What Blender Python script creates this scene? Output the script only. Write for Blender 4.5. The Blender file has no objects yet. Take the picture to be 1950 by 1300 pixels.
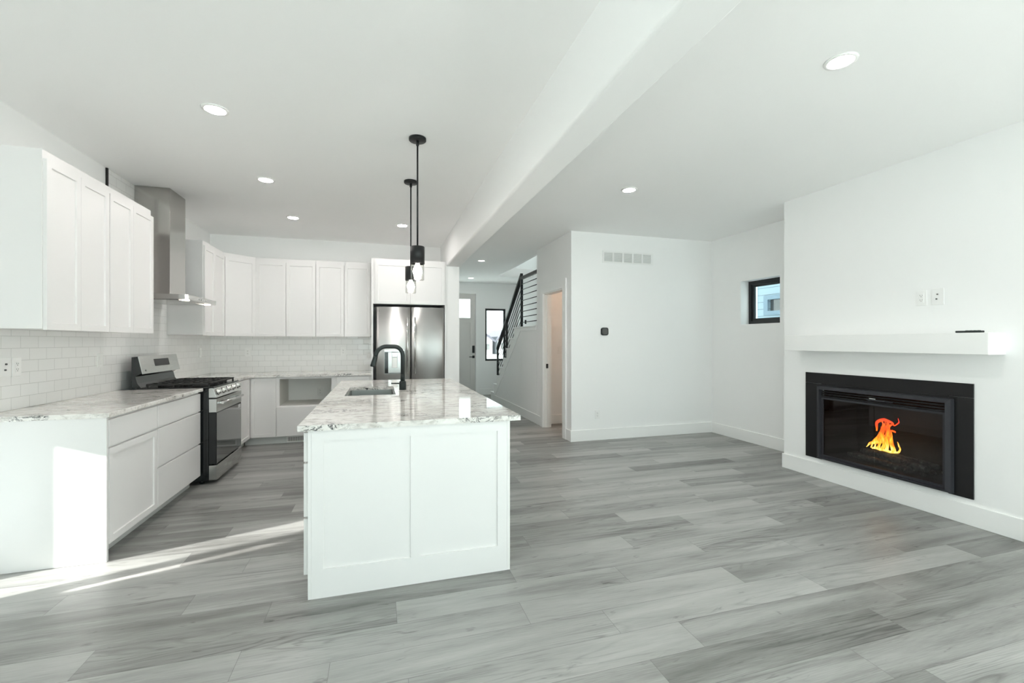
import bpy, bmesh, math, random
from mathutils import Vector, Matrix
random.seed(7)
SC = bpy.context.scene
COL = SC.collection
PI = math.pi
R = math.radians

# ------------------------------------------------------------------ camera
cd = bpy.data.cameras.new('camera'); cam = bpy.data.objects.new('camera', cd); COL.objects.link(cam)
cd.sensor_width = 36.0; cd.lens = 15.632; cd.clip_start = 0.05; cd.clip_end = 500
cam.location = (0, 0, 1.35); cam.rotation_euler = (R(90), 0, R(-16.574))
SC.camera = cam
# ------------------------------------------------------------------ view, world, sun
vs = SC.view_settings
SC.display_settings.display_device = 'sRGB'
vs.view_transform = 'Standard'; vs.look = 'None'; vs.gamma = 1.0; vs.exposure = 1.34
vs.use_curve_mapping = False
SC.cycles.max_bounces = 14; SC.cycles.diffuse_bounces = 12; SC.cycles.glossy_bounces = 5
SC.cycles.transparent_max_bounces = 12; SC.cycles.sample_clamp_indirect = 6.0
SC.cycles.caustics_reflective = False; SC.cycles.caustics_refractive = False
SKY_COLOR = (0.84, 1.0, 0.985); SKY = 1.72
world = bpy.data.worlds.new('world'); SC.world = world; world.use_nodes = True
wn = world.node_tree; bg = wn.nodes['Background']
bg.inputs[0].default_value = (*SKY_COLOR, 1); bg.inputs[1].default_value = SKY
sd = bpy.data.lights.new('sun', 'SUN'); sd.energy = 12.5; sd.angle = R(2.2); sd.color = (1.0, 0.97, 0.92)
sun = bpy.data.objects.new('sun', sd); COL.objects.link(sun)
sv = Vector((0.951 * math.cos(R(17.4)), 0.309 * math.cos(R(17.4)), -math.sin(R(17.4))))
sun.rotation_euler = sv.to_track_quat('-Z', 'Y').to_euler(); sun.location = (-12, -4, 5)

# ------------------------------------------------------------------ node helpers
class NT:
    def __init__(s, name):
        s.m = bpy.data.materials.new(name); s.m.use_nodes = True
        s.t = s.m.node_tree; s.t.nodes.clear()
        s.out = s.t.nodes.new('ShaderNodeOutputMaterial')
    def n(s, typ, **kw):
        x = s.t.nodes.new(typ)
        for k, v in kw.items(): setattr(x, k, v)
        return x
    def set(s, sock, v):
        if isinstance(v, bpy.types.NodeSocket): s.t.links.new(v, sock)
        else: sock.default_value = v
    def math(s, op, a, b=0.0, c=0.0):
        x = s.n('ShaderNodeMath', operation=op)
        for i, v in enumerate((a, b, c)): s.set(x.inputs[i], v)
        return x.outputs[0]
    def vec(s, a, b, c):
        x = s.n('ShaderNodeCombineXYZ')
        for i, v in enumerate((a, b, c)): s.set(x.inputs[i], v)
        return x.outputs[0]
    def pos(s):
        g = s.n('ShaderNodeNewGeometry'); x = s.n('ShaderNodeSeparateXYZ')
        s.t.links.new(g.outputs['Position'], x.inputs[0]); return x.outputs
    def noise(s, v, scale=1.0, detail=4.0, rough=0.55, dist=0.0):
        x = s.n('ShaderNodeTexNoise'); s.set(x.inputs['Vector'], v)
        x.inputs['Scale'].default_value = scale; x.inputs['Detail'].default_value = detail
        x.inputs['Roughness'].default_value = rough; x.inputs['Distortion'].default_value = dist
        return x.outputs[0]
    def white(s, v):
        x = s.n('ShaderNodeTexWhiteNoise'); s.set(x.inputs['Vector'], v); return x.outputs
    def ramp(s, f, stops, interp='LINEAR'):
        x = s.n('ShaderNodeValToRGB'); cr = x.color_ramp; cr.interpolation = interp
        while len(cr.elements) < len(stops): cr.elements.new(0.5)
        for e, (p, c) in zip(cr.elements, stops): e.position = p; e.color = (*c, 1) if len(c) == 3 else c
        s.set(x.inputs[0], f); return x.outputs[0]
    def mix(s, f, a, b, mode='MIX'):
        x = s.n('ShaderNodeMix', data_type='RGBA', blend_type=mode)
        s.set(x.inputs[0], f); s.set(x.inputs[6], a if not isinstance(a, tuple) else (*a, 1)); s.set(x.inputs[7], b if not isinstance(b, tuple) else (*b, 1))
        return x.outputs[2]
    def bump(s, h, strength=0.2, dist=0.002, normal=None):
        x = s.n('ShaderNodeBump'); x.inputs['Strength'].default_value = strength; x.inputs['Distance'].default_value = dist
        s.set(x.inputs['Height'], h)
        if normal is not None: s.set(x.inputs['Normal'], normal)
        return x.outputs[0]
    def pbr(s, col, rough=0.5, metal=0.0, normal=None, spec=0.5, coat=0.0, aniso=0.0):
        x = s.n('ShaderNodeBsdfPrincipled')
        s.set(x.inputs['Base Color'], col if not isinstance(col, tuple) else (*col, 1))
        s.set(x.inputs['Roughness'], rough); s.set(x.inputs['Metallic'], metal)
        x.inputs['Specular IOR Level'].default_value = spec; x.inputs['Coat Weight'].default_value = coat
        x.inputs['Anisotropic'].default_value = aniso
        if normal is not None: s.set(x.inputs['Normal'], normal)
        s.t.links.new(x.outputs[0], s.out.inputs[0]); return x

def simple(name, col, rough=0.5, metal=0.0, spec=0.5, bump=0.0, bscale=300.0, coat=0.0):
    t = NT(name)
    p = t.pos(); v = t.vec(p[0], p[1], p[2])
    nz = t.noise(v, bscale, 2.0)
    c = t.mix(t.math('MULTIPLY', nz, 0.04), col, tuple(q * 0.9 for q in col))
    t.pbr(c, rough, metal, t.bump(nz, bump, 0.001) if bump else None, spec, coat)
    return t.m

M = {}
M['wall'] = simple('wall_paint', (0.90, 0.90, 0.896), 0.75, spec=0.3, bump=0.15, bscale=60)
M['ceiling'] = simple('ceiling_paint', (0.93, 0.93, 0.925), 0.85, spec=0.2, bump=0.15, bscale=60)
M['trim'] = simple('trim_paint', (0.90, 0.90, 0.89), 0.38, spec=0.5)
M['cab'] = simple('cabinet_paint', (0.80, 0.79, 0.785), 0.34, spec=0.5)
M['cabin'] = simple('cabinet_inside', (0.70, 0.69, 0.66), 0.55)
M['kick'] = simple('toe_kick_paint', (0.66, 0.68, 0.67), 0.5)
M['plate'] = simple('plate_plastic', (0.86, 0.86, 0.85), 0.3)
M['slot'] = simple('slot_dark', (0.03, 0.03, 0.03), 0.5)
M['black'] = simple('matte_black_metal', (0.012, 0.013, 0.014), 0.42, 0.3)
M['faucet'] = simple('matte_black_faucet', (0.028, 0.036, 0.036), 0.38, 0.5)
M['iron'] = simple('cast_iron', (0.015, 0.015, 0.015), 0.5, bump=0.4, bscale=500)
M['enamel'] = simple('black_enamel', (0.012, 0.014, 0.015), 0.12)
M['panel_black'] = simple('black_surround_panel', (0.010, 0.010, 0.011), 0.28, spec=0.4)
M['frame_black'] = simple('fireplace_frame_black', (0.030, 0.030, 0.036), 0.6, 0.0, spec=0.3)
M['winframe'] = simple('window_frame_black', (0.010, 0.011, 0.013), 0.35)
M['door'] = simple('door_paint', (0.68, 0.66, 0.64), 0.4)
M['chrome'] = simple('polished_steel', (0.72, 0.72, 0.71), 0.10, 1.0)
M['rubber'] = simple('grey_rubber', (0.10, 0.10, 0.10), 0.6)
M['sticker'] = simple('white_sticker', (0.8, 0.8, 0.8), 0.5)
M['soot'] = simple('firebox_dark', (0.005, 0.005, 0.005), 0.8)

def steel(name, ax, rough=0.24, col=(0.60, 0.60, 0.585), aniso=0.0, rot=0.0):
    t = NT(name); p = t.pos()
    s = [2.0, 2.0, 2.0]; s[ax] = 2.0
    sc = [900.0, 900.0, 900.0]; sc[ax] = 6.0
    v = t.vec(*[t.math('MULTIPLY', p[i], sc[i]) for i in range(3)])
    nz = t.noise(v, 1.0, 2.0)
    r = t.math('MULTIPLY_ADD', nz, 0.10, rough - 0.05)
    b = t.pbr(col, r, 1.0, t.bump(nz, 0.05, 0.0005), 0.5, aniso=aniso)
    if aniso:
        tg = t.n('ShaderNodeTangent', direction_type='RADIAL', axis='Z'); t.t.links.new(tg.outputs[0], b.inputs['Tangent'])
        b.inputs['Anisotropic Rotation'].default_value = rot
    return t.m
ANR = 0.25
M['steel_v'] = steel('brushed_steel_vertical', 0, 0.40, (0.66, 0.66, 0.65), 0.9, ANR)
M['steel_h'] = steel('brushed_steel_horizontal', 1, 0.26)
M['steel_hood'] = steel('brushed_steel_hood', 2, 0.16, (0.50, 0.49, 0.47))
M['sink'] = steel('sink_steel', 0, 0.32, (0.42, 0.44, 0.43))

# floor planks: run along x, 0.1855 wide, 1.27 long
def floor_mat():
    t = NT('grey_plank_floor'); p = t.pos(); W, L = 0.1855, 1.27
    rv = t.math('DIVIDE', t.math('SUBTRACT', p[1], 1.27), W)
    row = t.math('FLOOR', rv); fv = t.math('FRACT', rv)
    offs = [.71, 1.10, .11, 1.07, .692, .08, .736, .33, .95, .50, .12, .80, .25, 1.05, .60, .02, .45, .90, .20, .70, 1.15, .38, .85, .55, 1.0, .15, .65, .30, 1.2, .05, .50, .88]
    rr = t.math('FRACT', t.math('DIVIDE', t.math('ADD', row, 32.5), 32.0))
    off = t.ramp(rr, [(i / 32.0, (o / L,) * 3) for i, o in enumerate(offs)], 'CONSTANT')
    u = t.math('SUBTRACT', t.math('DIVIDE', p[0], L), off)
    pid = t.math('FLOOR', u); fu = t.math('FRACT', u)
    wn_ = t.white(t.vec(pid, row, 3.7)); tone = wn_[0]
    wc = t.n('ShaderNodeSeparateColor'); t.t.links.new(wn_[1], wc.inputs[0])
    ox = t.math('MULTIPLY', wc.outputs[0], 40.0); oy = t.math('MULTIPLY', wc.outputs[1], 40.0)
    X = t.math('ADD', p[0], ox); Y = t.math('ADD', p[1], oy)
    broad = t.noise(t.vec(t.math('MULTIPLY', X, 0.9), t.math('MULTIPLY', Y, 9.0), 0.0), 1.0, 3.0, 0.5, 0.6)
    rings = t.noise(t.vec(t.math('MULTIPLY', X, 0.75), t.math('MULTIPLY', Y, 9.0), 5.0), 1.0, 2.0, 0.45, 0.5)
    rr2 = t.math('FRACT', t.math('MULTIPLY', rings, 13.0))
    rmask = t.math('MAXIMUM', t.math('SUBTRACT', t.noise(t.vec(t.math('MULTIPLY', X, 0.7), t.math('MULTIPLY', Y, 3.0), 20.0), 1.0, 1.0), 0.46), 0.0)
    ringl = t.math('MULTIPLY', t.math('MAXIMUM', t.math('SUBTRACT', 0.22, t.math('ABSOLUTE', t.math('SUBTRACT', rr2, 0.5))), 0.0), t.math('MULTIPLY', rmask, 16.0))
    fine = t.noise(t.vec(t.math('MULTIPLY', X, 9.0), t.math('MULTIPLY', Y, 240.0), 1.0), 1.0, 3.0, 0.6)
    knots = t.noise(t.vec(t.math('MULTIPLY', X, 5.0), t.math('MULTIPLY', Y, 22.0), 9.0), 1.0, 3.0, 0.6, 1.0)
    kn = t.math('MAXIMUM', t.math('SUBTRACT', knots, 0.64), 0.0)
    val = t.math('ADD', t.math('MULTIPLY', tone, 0.34), t.math('MULTIPLY_ADD', broad, 0.80, -0.15))
    val = t.math('ADD', val, t.math('MULTIPLY', t.math('SUBTRACT', fine, 0.25), 0.45))
    val = t.math('SUBTRACT', val, t.math('MULTIPLY', ringl, 0.28))
    val = t.math('SUBTRACT', val, t.math('MULTIPLY', kn, 2.2))
    col = t.ramp(val, [(0.10, (0.095, 0.094, 0.090)), (0.36, (0.215, 0.214, 0.205)), (0.60, (0.35, 0.35, 0.338)), (0.85, (0.455, 0.455, 0.441))])
    d1 = t.math('MULTIPLY', t.math('MINIMUM', fv, t.math('SUBTRACT', 1.0, fv)), W)
    d2 = t.math('MULTIPLY', t.math('MINIMUM', fu, t.math('SUBTRACT', 1.0, fu)), L)
    d = t.math('MINIMUM', d1, d2)
    seam = t.math('LESS_THAN', d, 0.0011)
    col = t.mix(t.math('MULTIPLY', seam, 0.55), col, (0.09, 0.09, 0.085))
    hs = t.math('MINIMUM', t.math('DIVIDE', d, 0.003), 1.0)
    nb = t.bump(t.math('ADD', hs, t.math('MULTIPLY', fine, 0.25)), 0.25, 0.0015)
    rough = t.math('MULTIPLY_ADD', fine, 0.18, 0.30)
    t.pbr(col, rough, 0.0, nb, 0.5)
    return t.m
M['floor'] = floor_mat()

def tile_mat(name, ax):
    t = NT(name); p = t.pos(); W, H = 0.157, 0.0785
    v = t.math('DIVIDE', t.math('SUBTRACT', p[2], 0.914), H); row = t.math('FLOOR', v); fv = t.math('FRACT', v)
    u = t.math('ADD', t.math('DIVIDE', p[ax], W), t.math('MULTIPLY', t.math('MODULO', t.math('ADD', row, 100.0), 2.0), 0.5))
    cid = t.math('FLOOR', u); fu = t.math('FRACT', u)
    d = t.math('MINIMUM', t.math('MULTIPLY', t.math('MINIMUM', fv, t.math('SUBTRACT', 1.0, fv)), H),
               t.math('MULTIPLY', t.math('MINIMUM', fu, t.math('SUBTRACT', 1.0, fu)), W))
    grout = t.math('LESS_THAN', d, 0.0012)
    wc = t.white(t.vec(cid, row, 1.0))[1]
    col = t.mix(grout, (0.86, 0.86, 0.85), (0.50, 0.50, 0.49))
    h = t.math('MINIMUM', t.math('DIVIDE', d, 0.005), 1.0)
    pv = t.vec(p[0], p[1], p[2])
    wav = t.noise(pv, 14.0, 2.0)
    nb = t.bump(t.math('ADD', h, t.math('MULTIPLY', wav, 0.8)), 0.35, 0.0012)
    sub = t.n('ShaderNodeVectorMath', operation='SUBTRACT'); t.t.links.new(wc, sub.inputs[0]); sub.inputs[1].default_value = (0.5, 0.5, 0.5)
    sca = t.n('ShaderNodeVectorMath', operation='SCALE'); t.t.links.new(sub.outputs[0], sca.inputs[0]); sca.inputs['Scale'].default_value = 0.045
    add = t.n('ShaderNodeVectorMath', operation='ADD'); t.t.links.new(nb, add.inputs[0]); t.t.links.new(sca.outputs[0], add.inputs[1])
    nrm = t.n('ShaderNodeVectorMath', operation='NORMALIZE'); t.t.links.new(add.outputs[0], nrm.inputs[0])
    rough = t.math('MULTIPLY_ADD', grout, 0.6, 0.09)
    t.pbr(col, rough, 0.0, nrm.outputs[0], 0.6)
    return t.m
M['tile_y'] = tile_mat('white_subway_tile_side', 1)
M['tile_x'] = tile_mat('white_subway_tile_rear', 0)

def granite_mat():
    t = NT('white_granite'); p = t.pos()
    a = t.vec(t.math('MULTIPLY', p[0], 0.55), p[1], p[2])
    mott = t.noise(a, 26.0, 5.0, 0.65, 0.5)
    big = t.noise(a, 3.2, 3.0, 0.6, 0.8)
    flk = t.noise(a, 55.0, 4.0, 0.7, 0.8)
    vein = t.noise(a, 13.0, 5.0, 0.7, 1.6)
    fleck = t.math('MULTIPLY', t.math('MAXIMUM', t.math('SUBTRACT', flk, 0.585), 0.0), 11.0)
    vv = t.math('ABSOLUTE', t.math('SUBTRACT', vein, 0.5))
    vl = t.math('MULTIPLY', t.math('MAXIMUM', t.math('SUBTRACT', 0.035, vv), 0.0), 34.0)
    cl = t.math('MINIMUM', t.math('MULTIPLY', t.math('MAXIMUM', t.math('SUBTRACT', big, 0.53), 0.0), 12.0), 1.0)
    dark = t.math('MINIMUM', t.math('ADD', t.math('MULTIPLY', fleck, 0.35), t.math('MULTIPLY', t.math('ADD', vl, fleck), cl)), 1.0)
    base = t.ramp(mott, [(0.30, (0.44, 0.415, 0.385)), (0.42, (0.66, 0.635, 0.605)), (0.52, (0.80, 0.78, 0.75)), (0.75, (0.86, 0.845, 0.82))])
    soft = t.noise(a, 9.0, 3.0)
    base = t.mix(t.math('MULTIPLY', t.math('MAXIMUM', t.math('SUBTRACT', soft, 0.52), 0.0), 1.6), base, (0.52, 0.47, 0.43))
    col = t.mix(dark, base, (0.055, 0.055, 0.06))
    t.pbr(col, 0.06, 0.0, t.bump(mott, 0.03, 0.0004), 0.5)
    return t.m
M['granite'] = granite_mat()

def glass_mat(name, tint=(1, 1, 1), ior=1.45, rough=0.0):
    t = NT(name); lw = t.n('ShaderNodeLayerWeight'); lw.inputs[0].default_value = 0.5
    f0 = ((ior - 1) / (ior + 1)) ** 2
    f = t.math('MULTIPLY_ADD', t.math('POWER', lw.outputs[1], 4.0), 1 - f0, f0)
    tr = t.n('ShaderNodeBsdfTransparent'); tr.inputs[0].default_value = (*tint, 1)
    gl = t.n('ShaderNodeBsdfGlossy'); gl.inputs['Roughness'].default_value = rough
    mx = t.n('ShaderNodeMixShader'); t.t.links.new(f, mx.inputs[0])
    t.t.links.new(tr.outputs[0], mx.inputs[1]); t.t.links.new(gl.outputs[0], mx.inputs[2]); t.t.links.new(mx.outputs[0], t.out.inputs[0])
    return t.m
M['glass'] = glass_mat('window_glass', (0.97, 0.99, 0.99))
M['tinted'] = glass_mat('light_dimming_glass', (0.76, 0.77, 0.77))  # tint added to dim sky and sun through the unseen low window
M['clear'] = glass_mat('clear_shade_glass', (0.96, 0.96, 0.95), 1.35)
M['fireglass'] = glass_mat('fireplace_glass', (0.62, 0.62, 0.62), 1.55, 0.01)
M['ovenglass'] = simple('oven_black_glass', (0.045, 0.047, 0.045), 0.05, spec=1.0, coat=0.6)

def emit(name, col, s):
    t = NT(name); e = t.n('ShaderNodeEmission'); e.inputs[0].default_value = (*col, 1); e.inputs[1].default_value = s
    t.t.links.new(e.outputs[0], t.out.inputs[0]); return t.m
M['lamp'] = emit('recessed_lamp_lens', (1.0, 0.94, 0.91), 88)
M['lamp_hall'] = emit('hall_lamp_lens', (1.0, 0.86, 0.76), 12)
M['lamp_bath'] = emit('bath_lamp_lens', (1.0, 0.66, 0.45), 55)
M['hoodlamp'] = emit('hood_lamp_lens', (1.0, 0.85, 0.7), 5)
M['bulb'] = emit('pendant_bulb_glow', (1.0, 0.93, 0.86), 60)

def flame_mat():
    t = NT('flame'); p = t.pos()
    h = t.math('DIVIDE', t.math('SUBTRACT', p[2], 0.355), 0.32)
    nz = t.noise(t.vec(p[0], t.math('MULTIPLY', p[1], 2.5), p[2]), 16.0, 3.0, 0.6, 0.8)
    f = t.math('ADD', t.math('MULTIPLY', h, 0.85), t.math('MULTIPLY', t.math('SUBTRACT', nz, 0.5), 1.1))
    lw = t.n('ShaderNodeLayerWeight'); lw.inputs[0].default_value = 0.35
    f2 = t.math('ADD', f, t.math('MULTIPLY', lw.outputs[1], 0.35))
    c = t.ramp(f2, [(0.0, (1.0, 0.78, 0.22)), (0.25, (1.0, 0.42, 0.02)), (0.55, (1.0, 0.10, 0.01)), (0.95, (0.75, 0.04, 0.02))])
    e = t.n('ShaderNodeEmission'); t.set(e.inputs[0], c); e.inputs[1].default_value = 1.9
    tr = t.n('ShaderNodeBsdfTransparent'); mx = t.n('ShaderNodeMixShader')
    al = t.math('MINIMUM', t.math('MULTIPLY_ADD', lw.outputs[1], -0.75, 0.95), 1.0)
    t.set(mx.inputs[0], al); t.t.links.new(tr.outputs[0], mx.inputs[1]); t.t.links.new(e.outputs[0], mx.inputs[2])
    t.t.links.new(mx.outputs[0], t.out.inputs[0]); return t.m
M['flame'] = flame_mat()
def rock_mat():
    t = NT('charred_log'); p = t.pos(); v = t.vec(p[0], p[1], p[2])
    nz = t.noise(v, 40.0, 5.0, 0.7); c = t.ramp(nz, [(0.35, (0.03, 0.03, 0.03)), (0.6, (0.16, 0.16, 0.155)), (0.75, (0.5, 0.5, 0.48))])
    t.pbr(c, 0.85, 0.0, t.bump(nz, 0.8, 0.01)); return t.m
M['log'] = rock_mat()
def siding_mat(name, c1):
    t = NT(name); p = t.pos(); f = t.math('FRACT', t.math('DIVIDE', t.math('SUBTRACT', p[2], 0.015), 0.142))
    s = t.math('LESS_THAN', f, 0.07)
    t.pbr(t.mix(s, c1, tuple(q * 0.35 for q in c1)), 0.6, 0.0, t.bump(f, 0.6, 0.01)); return t.m
M['siding'] = siding_mat('blue_grey_siding', (0.30, 0.39, 0.45))
M['siding_white'] = siding_mat('pale_siding', (0.55, 0.56, 0.58))
M['roof'] = simple('dark_shingles', (0.06, 0.06, 0.075), 0.9, bump=0.5, bscale=8)
M['timber'] = simple('brown_timber', (0.28, 0.14, 0.07), 0.7)
M['snow'] = simple('snow_ground', (0.86, 0.88, 0.88), 0.9, bump=0.3, bscale=2)
M['exttrim'] = simple('exterior_trim', (0.17, 0.24, 0.30), 0.6)

# ------------------------------------------------------------------ mesh helpers
def box(bm, x0, x1, y0, y1, z0, z1, bev=0.0, seg=1):
    v = [bm.verts.new(c) for c in ((x0,y0,z0),(x1,y0,z0),(x1,y1,z0),(x0,y1,z0),(x0,y0,z1),(x1,y0,z1),(x1,y1,z1),(x0,y1,z1))]
    fs = [bm.faces.new([v[i] for i in f]) for f in ((0,3,2,1),(4,5,6,7),(0,1,5,4),(1,2,6,5),(2,3,7,6),(3,0,4,7))]
    bm.normal_update()
    if bev > 0:
        es = list({e for f in fs for e in f.edges})
        bmesh.ops.bevel(bm, geom=es, offset=bev, segments=seg, affect='EDGES', profile=0.5)
    return fs
def cyl(bm, c, r, h, axis='Z', seg=24, r2=None, smooth=True):
    r2 = r if r2 is None else r2
    m = {'Z': Matrix.Identity(3), 'X': Matrix.Rotation(R(90), 3, 'Y'), 'Y': Matrix.Rotation(R(-90), 3, 'X')}[axis]
    c = Vector(c); a = []; b = []
    for i in range(seg):
        t = 2 * PI * i / seg
        a.append(bm.verts.new(c + m @ Vector((r * math.cos(t), r * math.sin(t), 0))))
        b.append(bm.verts.new(c + m @ Vector((r2 * math.cos(t), r2 * math.sin(t), h))))
    for i in range(seg):
        f = bm.faces.new((a[i], a[(i+1) % seg], b[(i+1) % seg], b[i])); f.smooth = smooth
    bm.faces.new(a[::-1]); bm.faces.new(b)
def lathe(bm, c, prof, seg=32, closed=False):
    rings = []
    for r, z in prof:
        rings.append([bm.verts.new((c[0] + r * math.cos(2*PI*i/seg), c[1] + r * math.sin(2*PI*i/seg), c[2] + z)) for i in range(seg)])
    for j in range(len(rings) - 1 + (1 if closed else 0)):
        a, b = rings[j], rings[(j+1) % len(rings)]
        for i in range(seg):
            f = bm.faces.new((a[i], a[(i+1) % seg], b[(i+1) % seg], b[i])); f.smooth = True
    if not closed:
        if prof[0][0] > 1e-5: bm.faces.new(rings[0][::-1])
        if prof[-1][0] > 1e-5: bm.faces.new(rings[-1])
def tube(bm, pts, rad, seg=12, sx=1.0):
    pts = [Vector(p) for p in pts]; rings = []
    rads = rad if isinstance(rad, (list, tuple)) else [rad] * len(pts)
    up = None
    for i, p in enumerate(pts):
        d = (pts[min(i+1, len(pts)-1)] - pts[max(i-1, 0)]).normalized()
        if up is None:
            up = Vector((1, 0, 0)) if abs(d.x) < 0.9 else Vector((0, 1, 0))
        s = (up - d * up.dot(d)).normalized(); up = s; t = d.cross(s)
        rings.append([bm.verts.new(p + s * (rads[i] * sx * math.cos(2*PI*k/seg)) + t * (rads[i] * math.sin(2*PI*k/seg))) for k in range(seg)])
    for a, b in zip(rings, rings[1:]):
        for k in range(seg):
            f = bm.faces.new((a[k], a[(k+1) % seg], b[(k+1) % seg], b[k])); f.smooth = True
    bm.faces.new(rings[0][::-1]); bm.faces.new(rings[-1])
def prism(bm, poly, axis, a0, a1):
    def P(u, v, w):
        return {'X': (w, u, v), 'Y': (u, w, v), 'Z': (u, v, w)}[axis]
    a = [bm.verts.new(P(u, v, a0)) for u, v in poly]; b = [bm.verts.new(P(u, v, a1)) for u, v in poly]
    n = len(poly)
    bm.faces.new(a[::-1]); bm.faces.new(b)
    for i in range(n): bm.faces.new((a[i], a[(i+1) % n], b[(i+1) % n], b[i]))
def grid(bm, xs, ys, zs, solid):
    """solid cells of a grid, only the outer faces"""
    vc = {}
    def V(i, j, k):
        if (i, j, k) not in vc: vc[i, j, k] = bm.verts.new((xs[i], ys[j], zs[k]))
        return vc[i, j, k]
    nx, ny, nz = len(xs)-1, len(ys)-1, len(zs)-1
    S = lambda i, j, k: 0 <= i < nx and 0 <= j < ny and 0 <= k < nz and solid(i, j, k)
    for i in range(nx):
        for j in range(ny):
            for k in range(nz):
                if not S(i, j, k): continue
                if not S(i-1,j,k): bm.faces.new((V(i,j,k),V(i,j,k+1),V(i,j+1,k+1),V(i,j+1,k)))
                if not S(i+1,j,k): bm.faces.new((V(i+1,j,k),V(i+1,j+1,k),V(i+1,j+1,k+1),V(i+1,j,k+1)))
                if not S(i,j-1,k): bm.faces.new((V(i,j,k),V(i+1,j,k),V(i+1,j,k+1),V(i,j,k+1)))
                if not S(i,j+1,k): bm.faces.new((V(i,j+1,k),V(i,j+1,k+1),V(i+1,j+1,k+1),V(i+1,j+1,k)))
                if not S(i,j,k-1): bm.faces.new((V(i,j,k),V(i,j+1,k),V(i+1,j+1,k),V(i+1,j,k)))
                if not S(i,j,k+1): bm.faces.new((V(i,j,k+1),V(i+1,j,k+1),V(i+1,j+1,k+1),V(i,j+1,k+1)))
def holed(bm, axis, a0, a1, s0, s1, z0, z1, holes=()):
    """wall slab: thickness a0..a1 on axis ('X' or 'Y'), spanning s0..s1 and z0..z1, with rectangular holes (s,s,z,z)"""
    ss = sorted({s0, s1, *[h[0] for h in holes], *[h[1] for h in holes]})
    zs = sorted({z0, z1, *[h[2] for h in holes], *[h[3] for h in holes]})
    def sol(si, k):
        s = (ss[si] + ss[si+1]) / 2; z = (zs[k] + zs[k+1]) / 2
        return not any(h[0] < s < h[1] and h[2] < z < h[3] for h in holes)
    if axis == 'X': grid(bm, [a0, a1], ss, zs, lambda i, j, k: sol(j, k))
    else: grid(bm, ss, [a0, a1], zs, lambda i, j, k: sol(i, k))
def ring(bm, axis, a0, a1, s0, s1, z0, z1, w, bev=0.0):
    """rectangular frame of bars of width w (w may be (left,right,bottom,top))"""
    if not isinstance(w, tuple): w = (w,) * 4
    h = (s0 + w[0], s1 - w[1], z0 + w[2], z1 - w[3])
    holed(bm, axis, a0, a1, s0, s1, z0, z1, [h])

def world_of(o):
    m = Matrix.LocRotScale(o.location, o.rotation_euler, None)
    return world_of(o.parent) @ m if o.parent else m
def obj(name, bm, mat, parent=None, local=False, smooth=False):
    if parent is not None and not local:
        bm.transform(world_of(parent).inverted())
    bmesh.ops.recalc_face_normals(bm, faces=bm.faces)
    me = bpy.data.meshes.new(name); bm.to_mesh(me); bm.free()
    if smooth:
        for p in me.polygons: p.use_smooth = True
    me.materials.append(mat)
    o = bpy.data.objects.new(name, me); COL.objects.link(o)
    if parent is not None: o.parent = parent
    return o
def B(*a, **k):
    bm = bmesh.new(); box(bm, *a, **k); return bm
def thing(name, label, cat, loc=(0, 0, 0), rz=0.0, group=None):
    o = bpy.data.objects.new(name, None); COL.objects.link(o); o.empty_display_size = 0.1
    o.location = loc; o.rotation_euler = (0, 0, rz); o['label'] = label; o['category'] = cat
    if group: o['group'] = group
    return o
def tag(o, label, cat, group=None):
    o['label'] = label; o['category'] = cat
    if group: o['group'] = group
    return o
def struct(name, bm, mat, parent=None):
    o = obj(name, bm, mat, parent)
    if parent is None: o['kind'] = 'structure'
    return o
def recenter(o):
    me = o.data; xs = [v.co for v in me.vertices]
    c = Vector(((min(v.x for v in xs)+max(v.x for v in xs))/2, (min(v.y for v in xs)+max(v.y for v in xs))/2, min(v.z for v in xs)))
    me.transform(Matrix.Translation(-c)); o.location = c; return o

H = 2.84          # ceiling
# ------------------------------------------------------------------ structure
bm = bmesh.new(); box(bm, -2.4, 4.95, -3.15, 11.2, -0.1, 0.0); struct('floor', bm, M['floor'])
bm = bmesh.new()
grid(bm, [-2.4, 0.925, 2.6, 3.41, 4.95], [-3.15, 6.95, 7.24, 9.765, 11.2], [H, 3.0],
     lambda i, j, k: (i == 0 and j < 2) or (i == 1) or (i == 2 and j in (0, 3)) or (i == 3 and j == 0) )
struct('ceiling', bm, M['ceiling'])
bm = bmesh.new(); box(bm, 0.925, 1.115, -3.0, 6.45, 2.44, H)
es = [e for e in bm.edges if abs(e.verts[0].co.z - 2.44) < 1e-4 and abs(e.verts[1].co.z - 2.44) < 1e-4 and abs(e.verts[0].co.x - e.verts[1].co.x) < 1e-4]
es1 = [e for e in es if e.verts[0].co.x < 1.0]; es2 = [e for e in es if e.verts[0].co.x > 1.0]
bmesh.ops.bevel(bm, geom=es1, offset=0.022, segments=5, affect='EDGES', profile=0.5)
bmesh.ops.bevel(bm, geom=[e for e in es2 if e.is_valid], offset=0.006, segments=2, affect='EDGES', profile=0.5)
o = struct('ceiling_beam', bm, M['wall'])
for p in o.data.polygons: p.use_smooth = False
bm = bmesh.new(); grid(bm, [0.925, 0.995, 1.115], [6.45, 7.24, 11.06], [0.0, H], lambda i, j, k: j == 0 or i == 1); struct('wall_hall_left', bm, M['wall'])
bm = bmesh.new(); holed(bm, 'X', -2.4, -2.25, -3.0, 7.24, 0.0, H, [(-2.8, -0.9, 0.02, 2.55), (2.855, 3.185, 0.02, 0.90), (2.722, 2.80, 0.21, 0.59)]); struct('wall_left', bm, M['wall'])  # low opening and narrow slit, both unseen, shaped to cast the floor sun streaks
struct('wall_kitchen', B(-2.25, 0.925, 7.09, 7.24, 0.0, H), M['wall'])
RW = [(-0.75, 0.7, 0.02, 2.55), (1.3, 3.95, 0.02, 2.55)]
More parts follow.
